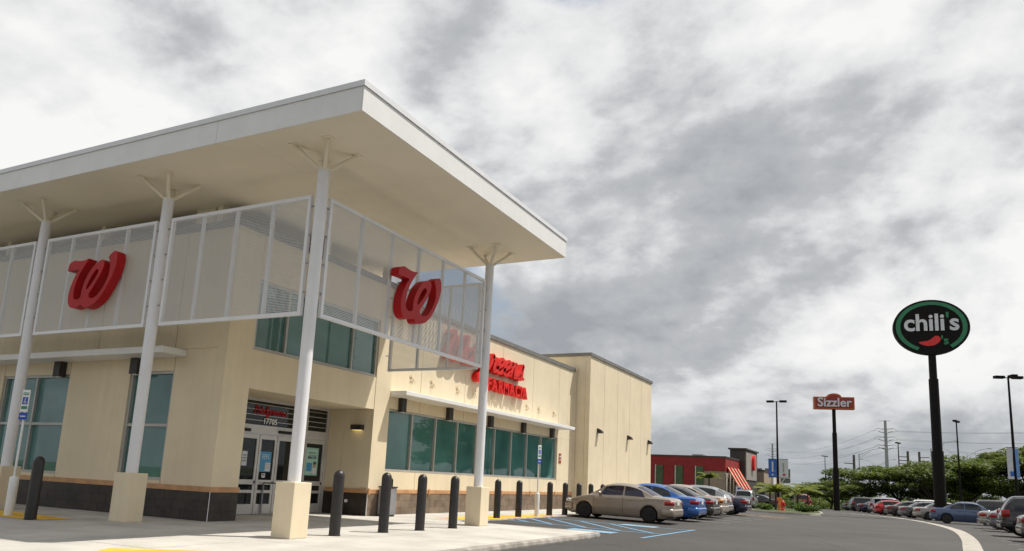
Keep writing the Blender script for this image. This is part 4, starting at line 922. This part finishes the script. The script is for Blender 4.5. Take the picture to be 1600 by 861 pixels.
BX = thing('utility_post', isle(-7.30, 55.9), 'orange utility post with box top beside the hydrant', 'post')
obj('post', B(-.09, .09, -.08, .08, 0, .80).mesh('post'), HO, BX); obj('cap', B(-.17, .17, -.12, .12, .80, 1.05).mesh('cap'), HO, BX)
PALM = leafmat('palm_frond', (.26, .28, .05), (.10, .14, .025), .45); LEAF = leafmat('tree_leaf', (.155, .205, .032), (.048, .080, .014), .45); LEAF2 = leafmat('tree_leaf_bright', (.165, .20, .035), (.05, .085, .018), .45); BARK = mat('bark', (.075, .06, .048), .9, .2, 6, .4, 30); SHRUB = leafmat('shrub_leaf', (.12, .19, .03), (.05, .09, .02), .4)
def palm(loc, h, fl, label, nf=13, seed=1, group='palms'):
    rnd = random.Random(seed); t = thing('palm', loc, label, 'palm tree', group)
    obj('trunk', MB().cyl((0, 0, 0), (.04, 0, h), .11, .07, 8).mesh('trunk'), BARK, t)
    for i in range(nf):
        a = 2*math.pi*i/nf+rnd.uniform(-.25, .25); up = rnd.uniform(.45, 1.35); l = fl*rnd.uniform(.8, 1.1); mb = MB(); pts = []
        for k in range(9):
            s_ = k/8; r_ = l*(s_*math.cos(up*(1-.55*s_))); z = h+l*(math.sin(up)*s_-.50*s_*s_); pts.append(Vector((.04+r_*math.cos(a), r_*math.sin(a), z)))
        side = Vector((-math.sin(a), math.cos(a), 0))
        mb.tube(pts, .012, 4)
        for k in range(1, 9):
            for half in (0, .5):
                p = pts[k-1].lerp(pts[k], half if half else 1); d = (pts[k]-pts[k-1]).normalized(); ll = fl*.30*(1-.55*abs(k/8-.45))
                for sg in (-1, 1):
                    q = p+side*sg*ll*.75+d*ll*.55-Vector((0, 0, ll*.35)); w_ = d*.075
                    mb.add([p-w_, p+w_, q+w_*.4, q-w_*.2], [(0, 1, 2, 3)])
        obj('frond', mb.mesh('frond'), PALM, t)
palm(isle(-7.75, 57.4), 1.5, 1.7, 'small palm beside the red hydrant', 13, 3)
palm(isle(-6.3, 57.6), 1.35, 1.7, 'small palm at the middle of the planted island', 12, 5)
palm(isle(-6.0, 61.5), 1.7, 1.8, 'palm at the far end of the planted island', 12, 8)
palm(isle(-8.6, 60.6), 1.5, 1.8, 'palm behind the silver utility vehicle', 12, 11)
palm((-16.1, 74.0, -.3), 2.7, 1.3, 'small round palm before the red restaurant corner', 15, 14)
tag(obj('sign_post', B(-.03, .03, -.03, .03, 0, 1.9).mesh('p'), GALV, None, isle(-7.05, 62.4)), 'thin post with small white sign among the island palms', 'sign')
obj('plate', B(-.22, .22, -.045, -.032, 1.45, 2.0).mesh('plate'), WHITESIGN, bpy.data.objects['sign_post'])
o_ = tag(obj('sign_post', B(-.03, .03, -.03, .03, 0, 2.0).mesh('p'), WHITESIGN, None, (-14.2, 79.3, -.33)), 'small white and blue parking sign before the striped awnings', 'sign')
obj('plate', B(-.32, .32, -.045, -.032, 1.35, 2.1).mesh('plate'), WHITESIGN, o_); obj('emblem', B(-.15, .15, -.05, -.046, 1.75, 2.0).mesh('emblem'), BLUESIGN, o_)
def leaves(mb, rnd, c, rx, ry, rz, n, size, flat=.6):
    for _ in range(n):
        while True:
            p = Vector((rnd.uniform(-1, 1), rnd.uniform(-1, 1), rnd.uniform(-1, 1)))
            if .35 < p.length < 1: break
        p = Vector((c[0]+p.x*rx, c[1]+p.y*ry, c[2]+p.z*rz))
        nn = Vector((rnd.uniform(-1, 1)*flat, rnd.uniform(-1, 1)*flat, 1)).normalized(); a = nn.orthogonal().normalized()
        a = Matrix.Rotation(rnd.uniform(0, 6.28), 3, nn) @ a; b = nn.cross(a); s_ = size*rnd.uniform(.6, 1.3)
        mb.add([p-a*s_, p-b*s_*.45, p+a*s_, p+b*s_*.45], [(0, 1, 2, 3)])
def shrub_clump(name, loc, label, r, h, n, seed):
    rnd = random.Random(seed); mb = MB()
    for k in range(6): leaves(mb, rnd, (rnd.uniform(-r, r)*.6, rnd.uniform(-r, r)*.6, h*rnd.uniform(.35, .6)), r*.6, r*.6, h*.45, n//6, .11, 1.2)
    t = thing(name, loc, label, 'shrub', 'shrubs'); obj('foliage', mb.mesh('foliage'), SHRUB, t); obj('stem', MB().cyl((0, 0, 0), (0, 0, h*.5), .02, .015, 5).mesh('stem'), BARK, t)
for i, (x, y, r, h, lb) in enumerate([(-5.5, 54.4, .8, .55, 'low bright green shrub at the island tip'), (-5.3, 57.0, .7, .5, 'low green shrub behind the island tip shrub'), (-8.2, 55.2, .6, .5, 'low shrub left of the hydrant on the island'), (-7.2, 64.0, 1.0, .9, 'leafy shrub at the back of the island')]): shrub_clump('shrub', isle(x, y), lb, r*1.15, h*1.1, 900, 40+i)
# ------------------------------------------------------------------ trees
def tree_meshes(seed, R_, H, umb, nl=2600, ls=.20):
    rnd = random.Random(seed); tr = MB(); cr_ = MB()
    fork = H*rnd.uniform(.22, .32); top = Vector((rnd.uniform(-.3, .3), rnd.uniform(-.3, .3), fork)); tr.cyl((0, 0, -.1), top, .24, .17, 8)
    nb = rnd.randint(13, 17); cl = []
    for i in range(nb):
        a = 2*math.pi*i/nb*2.4+rnd.uniform(-.4, .4); rr = R_*math.sqrt(rnd.uniform(.06, 1.0))*.88
        z = H*(.93-umb*(rr/R_)**2)+rnd.uniform(-.10, .05)*H; c = Vector((rr*math.cos(a), rr*math.sin(a), z)); cl.append(c)
        mid = top.lerp(c, .5)+Vector((0, 0, -.05*H)); tr.cyl(top, mid, .10, .065, 6); tr.cyl(mid, c, .065, .02, 5)
    for i in range(7):     # lower skirt
        a = rnd.uniform(0, 6.28); rr = R_*rnd.uniform(.3, .85); cl.append(Vector((rr*math.cos(a), rr*math.sin(a), H*rnd.uniform(.38, .58))))
    for c in cl:
        s_ = R_*rnd.uniform(.24, .36)
        leaves(cr_, rnd, c, s_*1.2, s_*1.2, s_*.42, nl//len(cl), ls, .75)
    return tr.mesh('trunk'), cr_.mesh('crown')
TV = [tree_meshes(s_, 4.9, 6.6, um, 9000, .22) for s_, um in ((1, .22), (2, .30), (3, .18), (4, .26))]
def tree(x, y, sc_, var, rz, label, m_=None, zs=1.0, group='trees behind the car park'):
    t = thing('spreading_tree', (x, y, max(-.85, zr(x, y))-.12), label, 'tree', group, rz); t.scale = (sc_, sc_, sc_*zs)
    a, b = TV[var]; obj('trunk', a, BARK, t); c = obj('crown', b, None, t)
    if len(b.materials) == 0: b.materials.append(LEAF)
    c.material_slots[0].link = 'OBJECT'; c.material_slots[0].material = m_ or LEAF
    return t
ordn = ['first', 'second', 'third', 'fourth', 'fifth', 'sixth', 'seventh', 'eighth', 'ninth', 'tenth', 'eleventh', 'twelfth', 'thirteenth', 'fourteenth', 'fifteenth', 'sixteenth']
rt_ = random.Random(21)
FRX = [-6.8, -3.2, .2, 3.4, 6.8, 10.2, 13.6, 17.2, 21.0, 25.0, 29.5, 34.5]
for i, x in enumerate(FRX):
    x *= 1.22; y = 120+rt_.uniform(-6, 6); Ht = 6.3+max(0, x+2)*.158 if x > -5 else 4.0; s_ = max(1.1 if x > -5 else .8, Ht/6.6)*rt_.uniform(.97, 1.08)
    tree(x, y, s_, i % 4, i*1.3, '%s spreading green tree from the left in the row behind the parked cars' % ordn[i], LEAF if i % 3 else LEAF2, Ht/6.6/s_*rt_.uniform(.96, 1.05))
BK = [(-40, 190, .8), (-34, 195, .72), (-28, 180, .66), (-22, 172, .62), (-17, 165, .60), (-12.5, 160, .68), (-22, 145, .55), (-15, 138, .55), (-29, 160, .6), (-8, 165, .75), (3, 175, 1.0), (12, 165, 1.0)]
for i, (x, y, s_) in enumerate(BK): tree(x, y, s_, (i+1) % 4, i*2.1, '%s distant tree from the left in the hazy back row' % ordn[i], LEAF if i % 2 else LEAF2, .85, 'distant trees')
# undergrowth that closes the gaps between trunks
rnd = random.Random(99); ug = MB()
for i in range(120):
    x = rnd.uniform(-45, 45); y = (128 if x > -12 else 165)+rnd.uniform(-6, 10); leaves(ug, rnd, (x, y, rnd.uniform(-.4, .9)), 1.9, 1.4, 1.0, 170, .26, 1.3)
tag(obj('undergrowth', ug.mesh('undergrowth'), LEAF), 'dense green undergrowth beneath the row of trees', 'undergrowth', kind='stuff')
gr = MB()
for i in range(9000):
    x = rnd.uniform(-12, 40); y = rnd.uniform(116.2, 135); h = rnd.uniform(.10, .30)-.84; a = rnd.uniform(0, 6.28); w_ = .05
    gr.add([(x-w_*math.cos(a), y-w_*math.sin(a), -.90), (x+w_*math.cos(a), y+w_*math.sin(a), -.90), (x+rnd.uniform(-.1, .1), y, h)], [(0, 1, 2)])
tag(obj('verge_grass', gr.mesh('verge_grass'), SHRUB), 'rough green grass on the verge behind the parked cars', 'grass', kind='stuff')
# ------------------------------------------------------------------ power line, utility poles, street lamps, far buildings
def pylon(x, y, h, label):
    t = thing('power_pylon', (x, y, 0), label, 'power pole', 'steel transmission poles')
    obj('mast', MB().cyl((0, 0, -1), (0, 0, h), .95, .55, 14).mesh('mast'), GALV, t)
    obj('crossarm', MB().cyl((-2.3, 0, h-.2), (2.3, 0, h-.2), .10, .10, 6).mesh('crossarm'), GALV, t)
    for k in range(3):
        z = h-3.9-3.6*k
        for sx in (-1, 1):
            obj('crossarm', MB().cyl((0, 0, z), (sx*3.4, -.4, z+.25), .20, .12, 6).cyl((sx*3.4, -.4, z+.25), (sx*5.0, -.8, z-.9), .10, .07, 6).mesh('crossarm'), GALV, t)
            obj('insulator', MB().cyl((0, 0, z-1.9), (sx*2.9, -.3, z-1.0), .14, .12, 6).mesh('insulator'), POLE, t)
    return t
pylon(-3.2, 373.6, 35, 'tall steel transmission pole right of the orange sign'); pylon(-76.9, 559, 35, 'farther steel transmission pole behind the banner light pole')
def wire(a, b, sag, label, r=.055):
    ps = [Vector(a).lerp(Vector(b), i/16)-Vector((0, 0, sag*4*(i/16)*(1-i/16))) for i in range(17)]
    tag(obj('power_line', MB().tube(ps, r, 4).mesh('power_line'), GALV), label, 'power line', 'overhead power lines')
nm = ['upper', 'middle', 'lower']
for k in range(3):
    z = 35-4.6-3.6*k
    for sx, sd_ in ((-1, 'left'), (1, 'right')):
        wire((-3.2+sx*5, 373, z), (-76.9+sx*5, 559, z), 5, '%s %s-hand wire between the two steel poles' % (nm[k], sd_))
        wire((-3.2+sx*5, 373, z), (150+sx*9, 300, z+3+2*(2-k)), 5, '%s %s-hand wire running right from the steel pole' % (nm[k], sd_))
def upole(x, y, h, label, arms, side=-1):
    t = thing('utility_pole', (x, y, 0), label, 'utility pole', 'wooden utility poles')
    obj('mast', MB().cyl((0, 0, -1), (0, 0, h), .42, .30, 10).mesh('mast'), WOODP, t)
    for z in arms: obj('crossarm', MB().cyl((0, 0, z), (side*2.4, 0, z+.1), .13, .11, 6).mesh('crossarm'), WOODP, t); 
upole(3.2, 233, 14, 'left one of two leaning dark utility poles above the trees', (12.4, 11.4, 10.5)); upole(6.0, 235, 14, 'right one of two dark utility poles above the trees', (12.4, 11.4, 10.3), 1); upole(-9.7, 220, 12, 'short utility pole above trees right of the orange sign', (9.7,)); upole(27.5, 150, 13.6, 'thick grey pole top above the trees at the right edge', ())
def street_lamp(x, y, h, label, arms):
    t = thing('street_lamp', (x, y, 0), label, 'street lamp', 'cobra head street lamps')
    obj('pole', MB().cyl((0, 0, -1), (0, 0, h), .16, .10, 8).mesh('pole'), GALV, t)
    for dx, dz in arms:
        obj('arm', MB().cyl((0, 0, h-.3), (dx*.55, 0, h+dz*.75), .05, .05, 5).cyl((dx*.55, 0, h+dz*.75), (dx*.9, 0, h+dz), .05, .05, 5).cyl((0, 0, h-1.0), (dx*.5, 0, h+dz*.5), .035, .035, 5).mesh('arm'), GALV, t)
        obj('lamp_head', MB().ball((dx, 0, h+dz), .5, .2, .12).mesh('lamp_head'), GALV, t)
street_lamp(-7.4, 193, 11, 'street lamp with one long arm beside the steel pole', ((5.2, 1.4),)); street_lamp(-4.6, 255, 10.8, 'distant twin-arm street lamp over the trees', ((-4.5, 1.6), (4.5, 1.8))); street_lamp(13.2, 190, 10.6, 'twin-arm street lamp right of the oval sign post', ((-5.2, 2.1), (5.0, 2.0))); street_lamp(6.6, 175, 11.5, 'single-arm street lamp just behind the oval sign post', ((4.6, 1.6),))
# highway sign backs on a gantry
HS = thing('highway_gantry', (-33.5, 230, 0), 'dark backs of two highway sign boards above the distant trees', 'road sign')
for x0, x1 in ((-4.8, -1.15), (-.3, 6.6)):
    p = obj('sign_back', B(x0, x1, -.1, .1, 3.9, 8.0).mesh('sign_back'), mat('sign_back_grey', (.13, .12, .12), .7, .1), HS)
    for z in (4.6, 5.4, 6.2, 7.0): obj('stiffener', B(x0, x1, -.2, -.11, z, z+.10).mesh('stiffener'), GALV, p)
    for k in range(2): q = x0+(x1-x0)*(k+.3)/2; obj('brace', MB().cyl((q, -.25, 4.0), (q+1.0, -.25, 5.4), .10, .10, 5).mesh('brace'), WHITESIGN, p)
    obj('brace', MB().cyl((x0, -.25, 5.4), (x1, -.25, 5.4), .08, .08, 5).mesh('brace'), WHITESIGN, p)
obj('rail', MB().cyl((-6, -.3, 3.95), (7.5, -.3, 3.95), .12, .12, 6).mesh('rail'), WHITESIGN, HS)
for x in (-3.5, 4.5): obj('leg', MB().cyl((x, 0, -1), (x, 0, 4.0), .25, .25, 8).mesh('leg'), GALV, HS)
def far_building(x, y, w, d, h, m_, label, extra):
    t = thing('far_building', (x, y, 0), label, 'building'); obj('wall', B(-w/2, w/2, 0, d, -1, h).mesh('wall'), m_, t)
    obj('parapet', B(-w/2-.3, w/2+.3, -.3, d+.3, h, h+.6).mesh('parapet'), WHITE, t)
    for i in range(int(w/4)):
        for j in range(max(1, int(h/4))): obj('window', B(-w/2+1.2+4*i, -w/2+3+4*i, -.08, -.001, 1.4+3.6*j, 3.0+3.6*j).mesh('window'), CG, t)
    for a in extra: obj('antenna', MB().cyl((a, 1, h), (a, 1, h+3), .12, .08, 5).mesh('antenna'), GALV, t)
far_building(12.5, 330, 8.5, 12, 13.0, mat('far_pink', (.38, .28, .24), .8), 'pinkish low building above the trees left of the oval sign post', (-3, -1, 3)); far_building(26.5, 360, 9, 12, 17.5, mat('far_tan', (.42, .38, .31), .8), 'pale taller building with antennas behind the oval sign post', (-3, 0, 3, 4))
